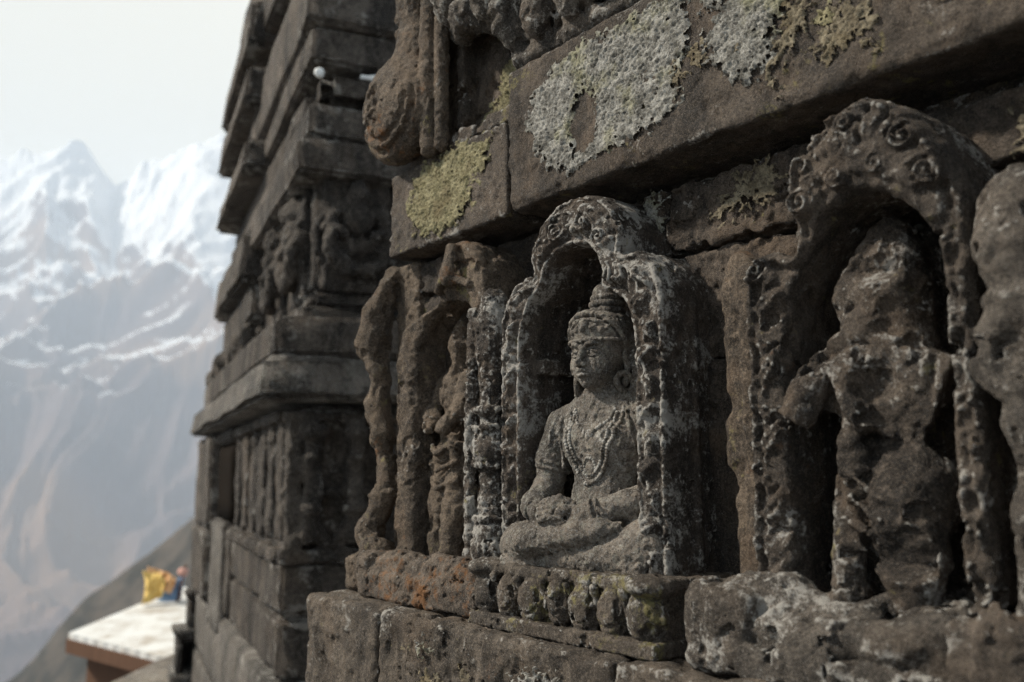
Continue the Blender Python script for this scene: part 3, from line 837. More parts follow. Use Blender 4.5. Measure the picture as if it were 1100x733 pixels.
# crown: rolled brow band, patterned cap, tiers, finial
bandp = [(.0595 * math.cos(t), -.010 + .0655 * math.sin(t), .3965 + .004 * math.sin(-t) * -1) for t in np.linspace(0, 2 * math.pi, 41)]
v.tube([(x, y, .3915) for x, y, z in bandp], .0034, .002)
v.ell((0, -.002, .409), (.0540, .0570, .046), .002)
v.ell((0, -.030, .408), (.0470, .0400, .036), .002)
arc = [(.0590 * math.cos(t), -.026 - .034 * math.sin(t), .392 + .0500 * math.sin(t)) for t in np.linspace(-.05, math.pi + .05, 23)]
v.tube(arc, .0056, .001)
v.tube([(x * 1.0, y - .0045, z) for x, y, z in arc], .0022, .001)
arc2 = [(.0490 * math.cos(t), -.036 - .030 * math.sin(t), .396 + .034 * math.sin(t)) for t in np.linspace(0, math.pi, 17)]
v.tube(arc2, .0030, .002)
for i in range(7):
    t = math.pi * (i + .5) / 7
    v.ell((.040 * math.cos(t), -.042 - .027 * math.sin(t), .400 + .014 * math.sin(t)), (.0056, .006, .0060), .001)
v.ell((0, -.070, .4180), (.0085, .008, .0115), .001)
for z, R, r in ((.451, .034, .0070), (.4645, .0335, .0062), (.4765, .0305, .0058)): 
    ring((0, .0, z), (0, 0, 1), R - r, r, .001, 24)
    v.ell((0, .0, z), (R - r, R - r, r * 1.1), 0)
v.ell((0, .0, .484), (.0265, .0265, .024), .002)
v.tube([(0, .0, .500), (0, .0, .527)], [.012, .005], .003)
v.band(lambda P: -.0013 * np.clip(ridged(P / f32(.010), 2, 95), -.4, 1) * st(.402, .412, P[:, 2]) * st(.452, .444, P[:, 2]), .008)
v.band(lambda P: .0004 * fbm(P / f32(.006), 3, 96), .005)
v.chip(.0016, .016, 97, .45)
VH, FH = v.mesh()
hr = np.array(Matrix.Rotation(math.radians(1), 3, 'Z')); VH = VH @ hr.T
VA = np.concatenate([VB, VH]) + np.array(SB); FA = np.concatenate([FB, FH + len(VB)])
body = mesh_obj('body', VA, FA, M_STAT, seated)
seated.rotation_euler = (0, 0, math.radians(8))

# necklaces: strings of carved beads lying on the chest
v = body_vol
def string(name, pts, r, step, smooth=False):
    P = open_smooth([(p[0], p[1]) for p in pts], 3)
    bm = bmesh.new(); acc = 0.
    L = [0.]
    for a, b in zip(P[:-1], P[1:]): L.append(L[-1] + math.hypot(b[0] - a[0], b[1] - a[1]))
    for s_ in np.arange(0, L[-1], step):
        x = np.interp(s_, L, [p[0] for p in P]); z = np.interp(s_, L, [p[1] for p in P])
        y = v.front(x, z)
        if y is None: continue
        bmesh.ops.create_icosphere(bm, subdivisions=2, radius=r, matrix=Matrix.Translation(Vector((x, y - r * .55, z)) + Vector(SB)))
    return bm_obj(name, bm, M_STAT, seated, smooth=True)
string('necklace', [(-.045, .272), (-.036, .248), (-.012, .232), (.012, .232), (.036, .248), (.045, .272)], .0036, .0055)
string('necklace', [(-.058, .268), (-.056, .23), (-.042, .19), (-.030, .158), (-.010, .140), (.008, .140), (.026, .158), (.040, .19), (.056, .23), (.060, .268)], .0041, .0060)
string('necklace', [(-.048, .268), (-.044, .225), (-.028, .18), (-.016, .160), (.0, .153), (.014, .160), (.026, .18), (.042, .225), (.050, .268)], .0034, .0052)
bm = bmesh.new()
for x, z, a, b in ((0, .168, .0105, .015),):
    y = v.front(x, z)
    bmesh.ops.create_uvsphere(bm, u_segments=20, v_segments=12, radius=1, matrix=Matrix.Translation(Vector((x, y, z)) + Vector(SB)) @ Matrix.Diagonal((a, .005, b, 1)))
for t in np.linspace(0, 2 * math.pi, 22)[:-1]:
    x, z = .0125 * math.cos(t), .168 + .0175 * math.sin(t); y = v.front(x, z)
    bmesh.ops.create_icosphere(bm, subdivisions=2, radius=.0028, matrix=Matrix.Translation(Vector((x, y - .001, z)) + Vector(SB)))
bm_obj('pendant', bm, M_STAT, seated, smooth=True)
bm = bmesh.new(); y = v.front(0, .222)
for x, z, a, b in ((0, .222, .006, .010), (-.008, .227, .005, .007), (.008, .227, .005, .007)):
    bmesh.ops.create_uvsphere(bm, u_segments=20, v_segments=12, radius=1, matrix=Matrix.Translation(Vector((x, y, z)) + Vector(SB)) @ Matrix.Diagonal((a, .0045, b, 1)))
bm_obj('pendant', bm, M_STAT, seated, smooth=True)
print('statue', time.time() - T0)

# ================================================================== WORN NICHE AT THE FAR END
niche1 = thing('carved_niche', (-1.66, -.05, NZ), 'worn brown niche at the far end of the ledge, orange lichen on its base', 'niche', G_N)
out1 = [(-1.84, 1.40), (-1.84, 1.86), (-1.83, 1.92), (-1.79, 1.955), (-1.71, 1.97), (-1.675, 1.985), (-1.672, 2.05), (-1.645, 2.085), (-1.595, 2.11), (-1.54, 2.075), (-1.515, 2.04),
        (-1.51, 1.975), (-1.475, 1.955), (-1.465, 1.90), (-1.465, 1.40)]
in1 = [(-1.765, 1.40), (-1.765, 1.89), (-1.745, 1.935), (-1.69, 1.968), (-1.62, 1.98), (-1.565, 1.962), (-1.54, 1.92), (-1.535, 1.85), (-1.535, 1.40)]
v = Vol((-1.87, -.17, 1.38), (-1.44, .18, 2.13), .0034)
def relief1(px, pz, do, di):
    G = grid2(px, pz)
    S, T = arclen(px, pz, [(-1.79, 1.4), (-1.79, 1.88), (-1.70, 1.95), (-1.60, 2.02), (-1.53, 1.95), (-1.505, 1.88), (-1.505, 1.4)])
    return .007 * leafband(S, T, .034, .05) * st(.006, .02, -do) * st(.004, .012, di) * st(1.5, 1.62, G[..., 2]) + .003 * fbm(G / .06, 3, 101) + .006 * np.exp(-((-do - .008) / .006) ** 2)
slab(v, smooth_poly(out1, 1), smooth_poly(in1, 1), .112, -.17, -.13, relief1, .018)
v.tube([(-1.60, -.125, 2.085), (-1.60, -.135, 2.02)], [.012, .020], .01)
v.tube([(-1.66, -.12, 2.0), (-1.61, -.135, 2.03), (-1.55, -.12, 2.0)], .010, .008)
v.erode(.003, .03, 4, 102, .65); v.chip(.006, .03, 103, .4)
mesh_obj('arch_frame', *v.mesh(), M_OLD, niche1)
# turned column between the two niches
v = Vol((-1.58, -.19, 1.40), (-1.43, .02, 2.0), .0028)
prof = [(1.43, .030), (1.465, .042), (1.50, .038), (1.52, .026), (1.545, .030), (1.60, .025), (1.625, .027), (1.655, .043), (1.685, .036), (1.70, .024), (1.73, .028), (1.745, .023), (1.79, .027), (1.86, .036), (1.91, .038), (1.955, .026)]
v.tube([(-1.488, -.098, z) for z, r in prof], [r for z, r in prof], .006)
for z in (1.425, 1.525, 1.628, 1.70, 1.735): 
    v.tube([(-1.488 + .036 * math.cos(t), -.098 + .036 * math.sin(t), z) for t in np.linspace(0, 2 * math.pi, 15)], .005, .004)
v.tube([(-1.532, -.12, 1.42), (-1.532, -.122, 1.55), (-1.533, -.12, 1.68), (-1.53, -.12, 1.80), (-1.525, -.12, 1.93)], [.014, .011, .014, .012, .014], .004)
v.band(lambda P: -.0022 * np.clip(ridged(P / f32(.016), 2, 104), -.4, 1), .02)
v.erode(.002, .015, 3, 105, .6); v.chip(.004, .025, 106, .4)
mesh_obj('turned_column', *v.mesh(), M_FRAME, niche1)
# base with rolled cushions
v = Vol((-1.92, -.22, 1.33), (-1.42, .1, 1.47), .0032)
v.box((-1.655, -.05, 1.374), (.215, .125, .032), .012)
v.box((-1.655, -.045, 1.40), (.20, .10, .025), .012, .012)
for x, L, r in ((-1.80, .03, .030), (-1.755, .02, .034), (-1.70, .018, .030), (-1.58, .055, .036), (-1.51, .03, .030)):
    v.tube([(x - L, -.128, 1.415), (x + L, -.130, 1.414)], r, .012)
v.box((-1.87, -.11, 1.392), (.022, .07, .05), .015, .012).ell((-1.885, -.15, 1.40), (.026, .03, .03), .015)
v.erode(.003, .03, 4, 106, .6); v.chip(.005, .02, 107, .35)
mesh_obj('niche_base', *v.mesh(), M_BASE1, niche1)
broken1 = thing('worn_statue', (-1.64, -.03, 1.43), 'faceless worn brown figure standing inside the far niche behind the turned column', 'statue', 'eroded figures')
v = Vol((-1.77, -.13, 1.40), (-1.54, .09, 1.97), .0034)
v.ell((-1.635, -.01, 1.875), (.030, .034, .042), .01).ell((-1.635, .0, 1.91), (.022, .026, .026), .01)
v.tube([(-1.64, -.005, 1.84), (-1.64, -.005, 1.815)], [.018, .022], .01)
v.ell((-1.645, -.01, 1.77), (.046, .036, .058), .012).ell((-1.65, -.012, 1.70), (.036, .032, .04), .012)
v.tube([(-1.685, -.01, 1.80), (-1.705, -.03, 1.735), (-1.675, -.06, 1.70)], [.020, .019, .015], .006)
v.tube([(-1.605, -.02, 1.80), (-1.592, -.045, 1.735), (-1.62, -.065, 1.70)], [.020, .020, .016], .006)
v.ell((-1.65, -.015, 1.645), (.048, .040, .036), .012)
v.tube([(-1.67, -.02, 1.64), (-1.675, -.035, 1.54), (-1.675, -.035, 1.44)], [.030, .023, .022], .006)
v.tube([(-1.625, -.02, 1.64), (-1.620, -.04, 1.54), (-1.625, -.045, 1.44)], [.030, .024, .024], .006)
for zz in (1.655, 1.62, 1.585): v.tube([(-1.69, -.045, zz + .01), (-1.65, -.062, zz - .008), (-1.60, -.05, zz + .01)], .006, .004)
v.box((-1.64, .065, 1.68), (.07, .03, .26), .02, .02)
v.erode(.004, .03, 4, 111, .6); v.chip(.007, .03, 112, .3)
mesh_obj('body', *v.mesh(), M_OLD, broken1)
broken1.location = (-1.690, -.058, 1.425); broken1.scale = (1.16, 1.1, 1.06)

# ================================================================== BIG BROKEN NICHE NEAREST THE CAMERA
niche3 = thing('carved_niche', (-.68, -.05, NZ), 'largest near niche with a bulging medallion arch, sheltering a shattered figure', 'niche', G_N)
out3 = [(-.845, 1.44), (-.845, 1.86), (-.840, 1.892), (-.820, 1.915), (-.790, 1.920), (-.768, 1.906), (-.757, 1.906), (-.752, 1.935), (-.757, 1.985), (-.738, 2.04), (-.695, 2.08), (-.648, 2.105), (-.60, 2.08), (-.56, 2.045),
        (-.53, 1.99), (-.515, 1.92), (-.515, 1.44)]
in3 = [(-.785, 1.44), (-.785, 1.80), (-.772, 1.86), (-.735, 1.915), (-.70, 1.955), (-.65, 1.972), (-.60, 1.955), (-.566, 1.915), (-.552, 1.86), (-.552, 1.44)]
v = Vol((-.87, -.20, 1.42), (-.48, .14, 2.13), .0026)
def relief3(px, pz, do, di):
    G = grid2(px, pz)
    w3 = np.stack([fbm(G / .03, 2, 121), 0 * G[..., 0], fbm(G / .03, 2, 122)], -1) * .006
    S, T = arclen(px, pz, [(-.815, 1.44), (-.815, 1.86), (-.78, 1.93), (-.70, 2.02), (-.65, 2.04), (-.60, 2.02), (-.54, 1.93), (-.533, 1.85), (-.533, 1.44)])
    low = st(1.93, 1.90, G[..., 2])
    h = .018 * leafband(S + .2 * w3[..., 0], T + .2 * w3[..., 2], .026, .048) * low * st(.004, .012, -do) * st(.004, .010, di)
    up = 1 - low
    X, Z = G[..., 0], G[..., 2]
    ra = np.hypot((X + .645) / 1., (Z - 1.95) * .95)
    bul = up * .026 * st(.010, .05, -do) * st(-.005, .03, di)
    h = h + bul + up * .003 * np.clip(ridged((G + w3) / .035, 2, 123), -.5, 1)
    for k in range(9):                                  # leaf tongues round the medallion
        t_ = .35 + k * .305
        cx, cz = -.645 + .098 * math.cos(t_), 1.965 + .094 * math.sin(t_)
        a_ = (X - cx) * math.cos(t_) + (Z - cz) * math.sin(t_); b_ = -(X - cx) * math.sin(t_) + (Z - cz) * math.cos(t_)
        lf = np.sqrt(np.clip(1 - (a_ / .030) ** 2 - (b_ / .014) ** 2, 0, 1)) * (1 - .6 * np.exp(-(b_ / .003) ** 2))
        h = np.maximum(h, h * .3 + up * (.018 + .013 * lf) * (lf > 0))
    for cx, cz, r, sg in ((-.722, 2.018, .020, 1), (-.728, 1.972, .021, -1), (-.672, 1.992, .016, 1), (-.575, 2.02, .022, -1), (-.655, 2.062, .020, 1), (-.822, 1.898, .022, 1), (-.55, 1.97, .018, 1), (-.615, 1.995, .015, -1)):
        vv, mk = volute(X, Z, cx, cz, r, sg); h = np.where(mk, .016 * up + .004 + .019 * vv, h)
    h = h + .009 * np.exp(-((-do - .007) / .005) ** 2) - .008 * np.exp(-((-do - .019) / .005) ** 2) + .007 * up * np.exp(-((di - .007) / .005) ** 2)
    return h * st(-.002, .012, -do) + .0015 * fbm(G / .012, 3, 124)
slab(v, smooth_poly(out3, 1), smooth_poly(in3, 1), .120, -.13, -.075, relief3, .010, 1)
v.erode(.0022, .02, 4, 125, .65); v.chip(.007, .035, 126, .38)
mesh_obj('arch_frame', *v.mesh(), M_BROKEN, niche3)
v = Vol((-.97, -.13, 1.42), (-.83, .05, 1.97), .003)
prof = [(1.45, .020), (1.52, .020), (1.57, .022), (1.60, .018), (1.64, .034), (1.68, .034), (1.71, .022), (1.74, .028), (1.80, .032), (1.88, .034), (1.92, .028)]
v.tube([(-.895, -.055, z) for z, r in prof], [r for z, r in prof], .008)
v.tube([(-.862, -.08, z) for z in (1.45, 1.6, 1.75, 1.9)], [.022, .018, .02, .024], .01)
v.band(lambda P: -.002 * np.clip(ridged(P / f32(.02), 2, 127), -.4, 1), .02); v.erode(.002, .02, 3, 128, .6)
mesh_obj('turned_column', *v.mesh(), M_OLD, niche3)
v = Vol((-.96, -.26, 1.33), (-.46, .1, 1.52), .0032)
v.box((-.73, -.05, 1.382), (.19, .125, .042), .012)
v.box((-.868, -.105, 1.398), (.058, .088, .060), .026, .006).ell((-.875, -.15, 1.43), (.045, .04, .03), .015)
v.tube([(-.84, -.13, 1.445), (-.79, -.12, 1.445), (-.72, -.125, 1.425)], [.030, .026, .020], .03)
v.box((-.63, -.10, 1.425), (.075, .06, .022), .008, .01, rotm(.12, -.25, .35))
v.tube([(-.70, -.14, 1.43), (-.64, -.10, 1.45)], .016, .01)
v.tube([(-.76, -.15, 1.395), (-.70, -.165, 1.40), (-.62, -.17, 1.41), (-.56, -.16, 1.43)], [.02, .024, .02, .024], .02)
v.box((-.70, -.155, 1.365), (.17, .035, .022), .006, .003)
v.erode(.0035, .03, 4, 129, .65); v.chip(.008, .035, 130, .35)
mesh_obj('niche_base', *v.mesh(), M_PALE, niche3)

broken3 = thing('broken_statue', (-.66, -.06, 1.44), 'shattered faceless figure with a jutting arm stump, inside the largest near niche', 'statue', 'eroded figures')
v = Vol((-.80, -.21, 1.41), (-.545, .1, 1.97), .0026)
v.ell((-.650, -.060, 1.850), (.054, .050, .072), .012).ell((-.645, -.045, 1.905), (.034, .040, .042), .015)      # ruined head
v.ell((-.690, -.085, 1.835), (.018, .02, .04), .01).ell((-.662, -.105, 1.80), (.030, .016, .022), .01)
v.tube([(-.64, -.05, 1.80), (-.64, -.055, 1.765)], [.045, .05], .015)
v.box((-.640, -.070, 1.722), (.064, .036, .060), .004, .004, rotm(.10, .42, .25))                                 # sheared chest
v.box((-.672, -.098, 1.728), (.034, .026, .066), .004, .004, rotm(-.25, -.38, .5))
v.ell((-.640, -.128, 1.722), (.034, .040, .036), .006, op='-')
v.box((-.60, -.14, 1.665), (.05, .05, .03), .0, .004, rotm(.3, .6, .3), '-')
v.tube([(-.700, -.085, 1.775), (-.725, -.115, 1.735), (-.742, -.14, 1.690)], [.024, .028, .026], .004)
v.box((-.765, -.155, 1.665), (.03, .05, .022), .0, .002, rotm(.2, .5, .3), '-')
v.tube([(-.672, -.102, 1.690), (-.684, -.112, 1.65), (-.680, -.105, 1.615)], [.017, .016, .022], .006)
v.ell((-.655, -.055, 1.645), (.040, .038, .045), .012)
v.ell((-.622, -.070, 1.580), (.056, .058, .066), .010).ell((-.688, -.080, 1.585), (.032, .038, .05), .008)
for i in range(4):
    z = 1.60 - .03 * i
    v.tube([(-.70 + .004 * i, -.112, z + .03), (-.675, -.124, z + .005), (-.64, -.132, z - .02), (-.60, -.125, z - .03)], .004, .006)
v.tube([(-.692, -.095, 1.56), (-.697, -.108, 1.50), (-.705, -.105, 1.44)], [.028, .020, .024], .008)
v.tube([(-.622, -.085, 1.56), (-.615, -.100, 1.50), (-.612, -.100, 1.455)], [.046, .042, .030], .010)
v.ell((-.663, -.15, 1.472), (.020, .06, .024), .004, op='-')
v.tube([(-.695, -.10, 1.452), (-.718, -.135, 1.438)], [.020, .015], .008)
v.box((-.655, .045, 1.69), (.06, .055, .25), .02, .03)
v.band(lambda P: .007 * np.clip(-ridged(P / f32(.026), 3, 131), -.5, .9) * st(1.80, 1.83, P[:, 2]), .03)
for c, hf, R in (((-.600, -.150, 1.74), (.06, .03, .07), rotm(.1, .1, .75)), ((-.705, -.150, 1.80), (.05, .03, .05), rotm(.5, -.2, -.4)),
                 ((-.60, -.160, 1.60), (.07, .03, .06), rotm(-.25, .2, .55)), ((-.66, -.140, 1.90), (.06, .03, .05), rotm(.55, .1, .2)), ((-.63, -.150, 1.515), (.06, .03, .035), rotm(.5, .1, .2))):
    v.box(c, hf, 0., .0015, R, '-')
for i in range(7): v.tube([(-.665 + .014 * i, -.14, 1.60 - .01 * (i % 3)), (-.668 + .013 * i, -.135, 1.545), (-.672 + .013 * i, -.145, 1.49)], .0032, .004, '-')
v.erode(.0024, .02, 4, 132, .65); v.chip(.005, .03, 133, .4)
mesh_obj('body', *v.mesh(), M_BROKEN, broken3)
broken3.location = (-.672, -.055, 1.44)
# pale scars left where flakes broke away
print('niche3', time.time() - T0)

# ================================================================== NICHE CUT BY THE PICTURE'S EDGE
niche4 = thing('carved_niche', (-.38, -.05, NZ), 'niche cut by the edge of view, lumpy jamb figure over a square base', 'niche', G_N)
v = Vol((-.54, -.21, 1.43), (-.18, .12, 2.0), .0032)
v.box((-.36, -.01, 1.70), (.14, .10, .25), .015)
v.box((-.405, -.03, 1.90), (.098, .105, .048), .03, .01)
v.tube([(-.475, -.11, 1.905), (-.478, -.128, 1.86), (-.474, -.122, 1.80)], [.050, .048, .036], .01)
for z, r in ((1.80, .048), (1.785, .044)): v.tube([(-.47 + r * math.cos(t), -.11 - r * math.sin(t), z) for t in np.linspace(-.3, math.pi + .3, 14)], .010, .004)
v.ell((-.475, -.125, 1.735), (.038, .030, .050), .01)
v.tube([(-.482 + .038 * math.cos(t), -.145, 1.735 + .040 * math.sin(t)) for t in np.linspace(0, 2 * math.pi, 18)], .011, .014)
v.ell((-.482, -.165, 1.735), (.018, .020, .020), .012, op='-')
v.tube([(-.472, -.115, 1.70), (-.468, -.125, 1.66), (-.474, -.118, 1.61)], [.030, .040, .028], .008)
v.tube([(-.474, -.118, 1.61), (-.468, -.128, 1.56), (-.478, -.118, 1.52), (-.47, -.12, 1.46)], [.028, .038, .030, .044], .008)
v.tube([(-.40, -.115, 1.87), (-.385, -.125, 1.72), (-.395, -.115, 1.55), (-.39, -.115, 1.46)], [.058, .045, .050, .05], .01)
v.erode(.003, .025, 4, 141, .65); v.chip(.006, .03, 142, .35)
mesh_obj('jamb_figure', *v.mesh(), M_PALE, niche4).location = (.022, 0, 0)
v = Vol((-.57, -.24, 1.33), (-.1, .1, 1.52), .004)
v.box((-.34, -.06, 1.395), (.203, .135, .055), .014)
v.ell((-.495, -.17, 1.462), (.018, .018, .020), .008)
v.ell((-.45, -.15, 1.44), (.05, .05, .022), .02)
v.erode(.006, .04, 4, 143); v.chip(.008, .04, 144, .2)
mesh_obj('niche_base', *v.mesh(), M_BROKEN, niche4)
print('niche4', time.time() - T0)

# ================================================================== CAMERA FRAME (used to lay the camera and the far ground)
PITCH, YAW = math.radians(8.4467), math.radians(37.6516)
CAM = Vector((0, -1.2, 1.6))
FWD = Vector((-math.cos(YAW), math.sin(YAW), 0)); RGT = Vector((math.sin(YAW), math.cos(YAW), 0))
VF = FWD * math.cos(PITCH) + Vector((0, 0, math.sin(PITCH)))
VU = -FWD * math.sin(PITCH) + Vector((0, 0, math.cos(PITCH)))
def at(px, py, dist):
    """ground-plan point: a bearing and height seen from the terrace, at a real distance"""
    d = VF + RGT * ((px - 550) / 1000) + VU * (-(py - 366.5) / 1000)
    return CAM + d * (dist / d.dot(FWD))

# ================================================================== THE TOWER BEHIND (local x = along its front, y = back along its side)
TP = (-3.936, .574, 0.)
tower = thing('temple_tower', TP, 'dark tiered temple tower with stepped mouldings standing out of focus beyond the wall', 'tower', None, math.radians(75.15))
tower['local'] = 1
def rough(bm, amp, scale, seed):
    P = np.array([v.co[:] for v in bm.verts], dtype=f32)
    d = np.stack([fbm(P / f32(scale), 3, seed + i) for i in range(3)], -1) * amp
    for v, q in zip(bm.verts, d): v.co += Vector(q.tolist())
def ashlar(bm, lo, hi, bev=.018, cuts=7, amp=.010, seed=0, taper=None):
    b2 = bmesh.new(); vs = bmbox(b2, lo, hi)
    if taper:
        for v in b2.verts:
            if v.co.z > (lo[2] + hi[2]) / 2:
                if v.co.x < (lo[0] + hi[0]) / 2: v.co.x += taper
                if v.co.y < (lo[1] + hi[1]) / 2: v.co.y += taper
    bmesh.ops.subdivide_edges(b2, edges=b2.edges[:], cuts=cuts, use_grid_fill=True)
    sharp = [e for e in b2.edges if len(e.link_faces) == 2 and e.calc_face_angle(0) > 1.0]
    bmesh.ops.bevel(b2, geom=sharp, offset=bev, segments=2, affect='EDGES')
    rough(b2, amp, .25, seed); rough(b2, amp * .5, .07, seed + 9)
    me = bpy.data.meshes.new('t'); b2.to_mesh(me); b2.free(); bm.from_mesh(me); bpy.data.meshes.remove(me)
def tpart(name, boxes, mat=M_TOWER, **kw):
    bm = bmesh.new()
    for i, b in enumerate(boxes): ashlar(bm, b[0], b[1], seed=int(b[0][2] * 100) + i, **kw)
    return bm_obj(name, bm, mat, tower, smooth=True)
M_SLOT = NT('slot_shade'); M_SLOT.bsdf(M_SLOT.mix(M_SLOT.noise(M_SLOT.n('ShaderNodeTexCoord').outputs['Object'], 14, 5, .6), (.008, .007, .006), (.020, .016, .013)), 1., None, .02); M_SLOT = M_SLOT.m  # near-black colour standing in for the shade inside the window slot
W_, DE = 2.3, 4.1
def lvl(z0, z1, o, de=DE): return ((-o, -o, z0), (W_, de + max(o, 0), z1))
tpart('plinth', [((-.07, -.07, 0), (W_, DE, .30)), ((-.06, -.06, .304), (W_, DE, .73))], M_TOWERL, cuts=5)
tpart('base_course', [((-.015, -.015, .733), (W_, 1.9, 1.0)), ((-.02, -.02, 1.004), (W_, 1.9, 1.236))])
tpart('base_course', [((-.10, 2.92, .733), (W_, DE, 1.236)), ((-.03, 1.88, .733), (W_, 2.93, 1.30))])
tpart('wall_body', [((0, 0, 1.24), (W_, 2.0, 1.93)), ((-.085, 2.93, 1.24), (W_, DE, 1.93)), ((.22, 1.98, 1.24), (W_, 2.95, 1.93)), ((-.04, 1.96, 1.84), (.25, 2.96, 1.93))])
tpart('pale_pier', [((-.06, 2.10, .60), (.0, 2.86, 1.32))], M_TOWERL, cuts=4)
tpart('ledge', [((-.17, -.17, 1.945), (W_, 3.95, 2.145))], M_TOWERL, cuts=8, bev=.03, taper=.035)
tpart('upper_course', [((-.10, -.10, 2.15), (W_, 3.5, 2.33))])
tpart('moulding', [((.06, .06, 2.333), (W_, 3.4, 2.41)), ((.09, .09, 2.413), (W_, 3.4, 2.485))], bev=.03)
tpart('dado', [((.11, .11, 2.487), (W_, 3.3, 3.03))])
tpart('cornice_course', [((.0, .0, 3.032), (W_, 3.35, 3.215)), ((.045, .045, 3.22), (W_, 3.35, 3.40))], M_TOWER)
tpart('neck', [((.22, .22, 3.40), (W_, 3.2, 3.62))])
bm = bmesh.new()
ashlar(bm, (.10, .02, 3.42), (W_, .22, 3.565), bev=.068, seed=5, cuts=6)
ashlar(bm, (.07, .24, 3.42), (.25, 3.2, 3.565), bev=.068, seed=6, cuts=6)
bm_obj('roll_moulding', bm, M_TOWER, tower, smooth=True)
tpart('top_course', [((.05, .05, 3.62), (W_, 3.2, 3.80)), ((.02, .02, 3.805), (W_, 3.2, 4.2)), ((.12, .12, 4.205), (W_, 3.2, 4.5)), ((.02, .02, 4.505), (W_, 3.2, 5.2))])
tpart('slot_shade_panel', [((-.01, 2.03, 1.325), (.03, 2.91, 1.835))], M_SLOT, cuts=3)  # dark panel added so the window slot looks deeply shaded
# side bay: stacked projecting blocks
bays = [(2.155, 2.60, -.08), (2.605, 2.84, -.02), (2.845, 3.17, .07), (3.175, 3.57, -.08), (3.575, 3.80, .08), (3.805, 4.03, -.10), (4.035, 4.28, .09), (4.285, 4.42, -.12), (4.425, 4.75, .08), (4.755, 5.2, -.06)]
for i, (z0, z1, o) in enumerate(bays):
    tpart('bay_course', [((-o, 1.72 - o * .6, z0), (1.0, 3.42 + o * .3, z1))], cuts=5, bev=.025, taper=.03 if o > 0 else None)
# carved relief panels and figures
v = Vol((-.06, -.12, 1.22), (1.2, .12, 1.95), .012)
for a in (.10, .30, .50, .70, .90, 1.08):
    v.box((a, -.015, 1.60), (.040, .05, .28), .012).ell((a, -.04, 1.81), (.060, .06, .055), .01).ell((a, -.05, 1.70), (.050, .04, .022), .01).ell((a, -.05, 1.47), (.055, .045, .03), .01)
    v.tube([(a + .075 * math.cos(t), -.02, 1.28 + .11 * math.sin(t)) for t in np.linspace(0, math.pi, 9)], .028, .01)
v.box((.55, .0, 1.88), (.58, .05, .025), .01, .01).box((.55, .0, 1.26), (.58, .05, .03), .01, .01).box((.55, 0, 1.54), (.58, .03, .02), .01, .01)
v.box((.02, .0, 1.58), (.035, .045, .33), .012, .01)
v.erode(.012, .07, 3, 201)
def tv(name, v, mat=M_TOWER):
    V, Fq = v.mesh(); return mesh_obj(name, V, Fq, mat, tower, (0, 0, 0))
tv('relief_panel', v)
v = Vol((-.14, .05, 1.22), (.12, 1.98, 1.95), .014)
for b in (.16, .45, .75, 1.05, 1.4, 1.75):
    v.box((.005, b, 1.60), (.022, .075, .28), .012).ell((.0, b, 1.80), (.030, .09, .05), .01).ell((.0, b, 1.46), (.025, .08, .05), .01)
v.box((0, 1.0, 1.885), (.05, .92, .025), .01, .01).box((0, 1.0, 1.26), (.05, .92, .03), .01, .01)
v.erode(.012, .07, 3, 202)
tv('relief_panel', v)
def figure(name, a, b, z, s, face):
    """small carved attendant on the dado: head, chest, bent arms, crescent below; face 0 = front, 1 = side"""
    P = (lambda x, y, zz: (a + x * s, b + y * s, z + zz * s)) if face == 0 else (lambda x, y, zz: (a + y * s, b - x * s, z + zz * s))
    c = P(0, 0, 0); r = .36 * s
    v = Vol([q - r for q in c], [q + r for q in c], .009)
    v.ell(P(0, -.09, .19), .062 * s, .01).tube([P(0, -.08, .24), P(0, -.07, .29)], [.05 * s, .025 * s], .02)
    v.ell(P(0, -.06, .07), (.085 * s,) * 3, .03)
    for k in (-1, 1): v.tube([P(.09 * k, -.06, .11), P(.16 * k, -.08, .02), P(.08 * k, -.13, -.02)], [.035 * s, .032 * s, .028 * s], .02)
    v.tube([P(.15 * math.cos(t), -.11, -.06 - .14 * math.sin(t)) for t in np.linspace(-.3, math.pi + .3, 14)], .036 * s, .008)
    v.tube([P(-.10, -.05, -.07), P(.10, -.05, -.07)], .06 * s, .03)
    v.box(c, (.17 * s, .06 * s, .30 * s) if face == 0 else (.06 * s, .17 * s, .30 * s), .03, .03)
    v.erode(.012, .06, 3, 210); return tv(name, v)
v = Vol((.02, -.02, 2.46), (.62, .2, 3.06), .01)
v.tube([(.30 + .185 * math.cos(t), .10, 2.74 + .20 * math.sin(t)) for t in np.linspace(0, 2 * math.pi, 28)], .030, .01); v.erode(.01, .06, 3, 206)
tv('medallion_ring', v)
figure('carved_figure', .30, .12, 2.77, .95, 0)
figure('carved_figure', .95, .12, 2.77, .95, 0)
figure('carved_figure', .13, .42, 2.75, .95, 1)
figure('carved_figure', .13, 1.05, 2.75, .95, 1)
v = Vol((-.14, 1.66, 2.1), (.2, 3.5, 2.9), .014)
for b in (1.85, 2.2, 2.6, 3.0, 3.3): v.box((.02, b, 2.38), (.05, .09, .2), .03).ell((-.0, b, 2.48), (.07, .10, .07), .03).ell((-.0, b, 2.28), (.06, .09, .06), .03)
v.ell((-.03, 3.38, 2.36), (.07, .07, .12), .03)
v.erode(.02, .08, 3, 203)
tv('relief_panel', v)
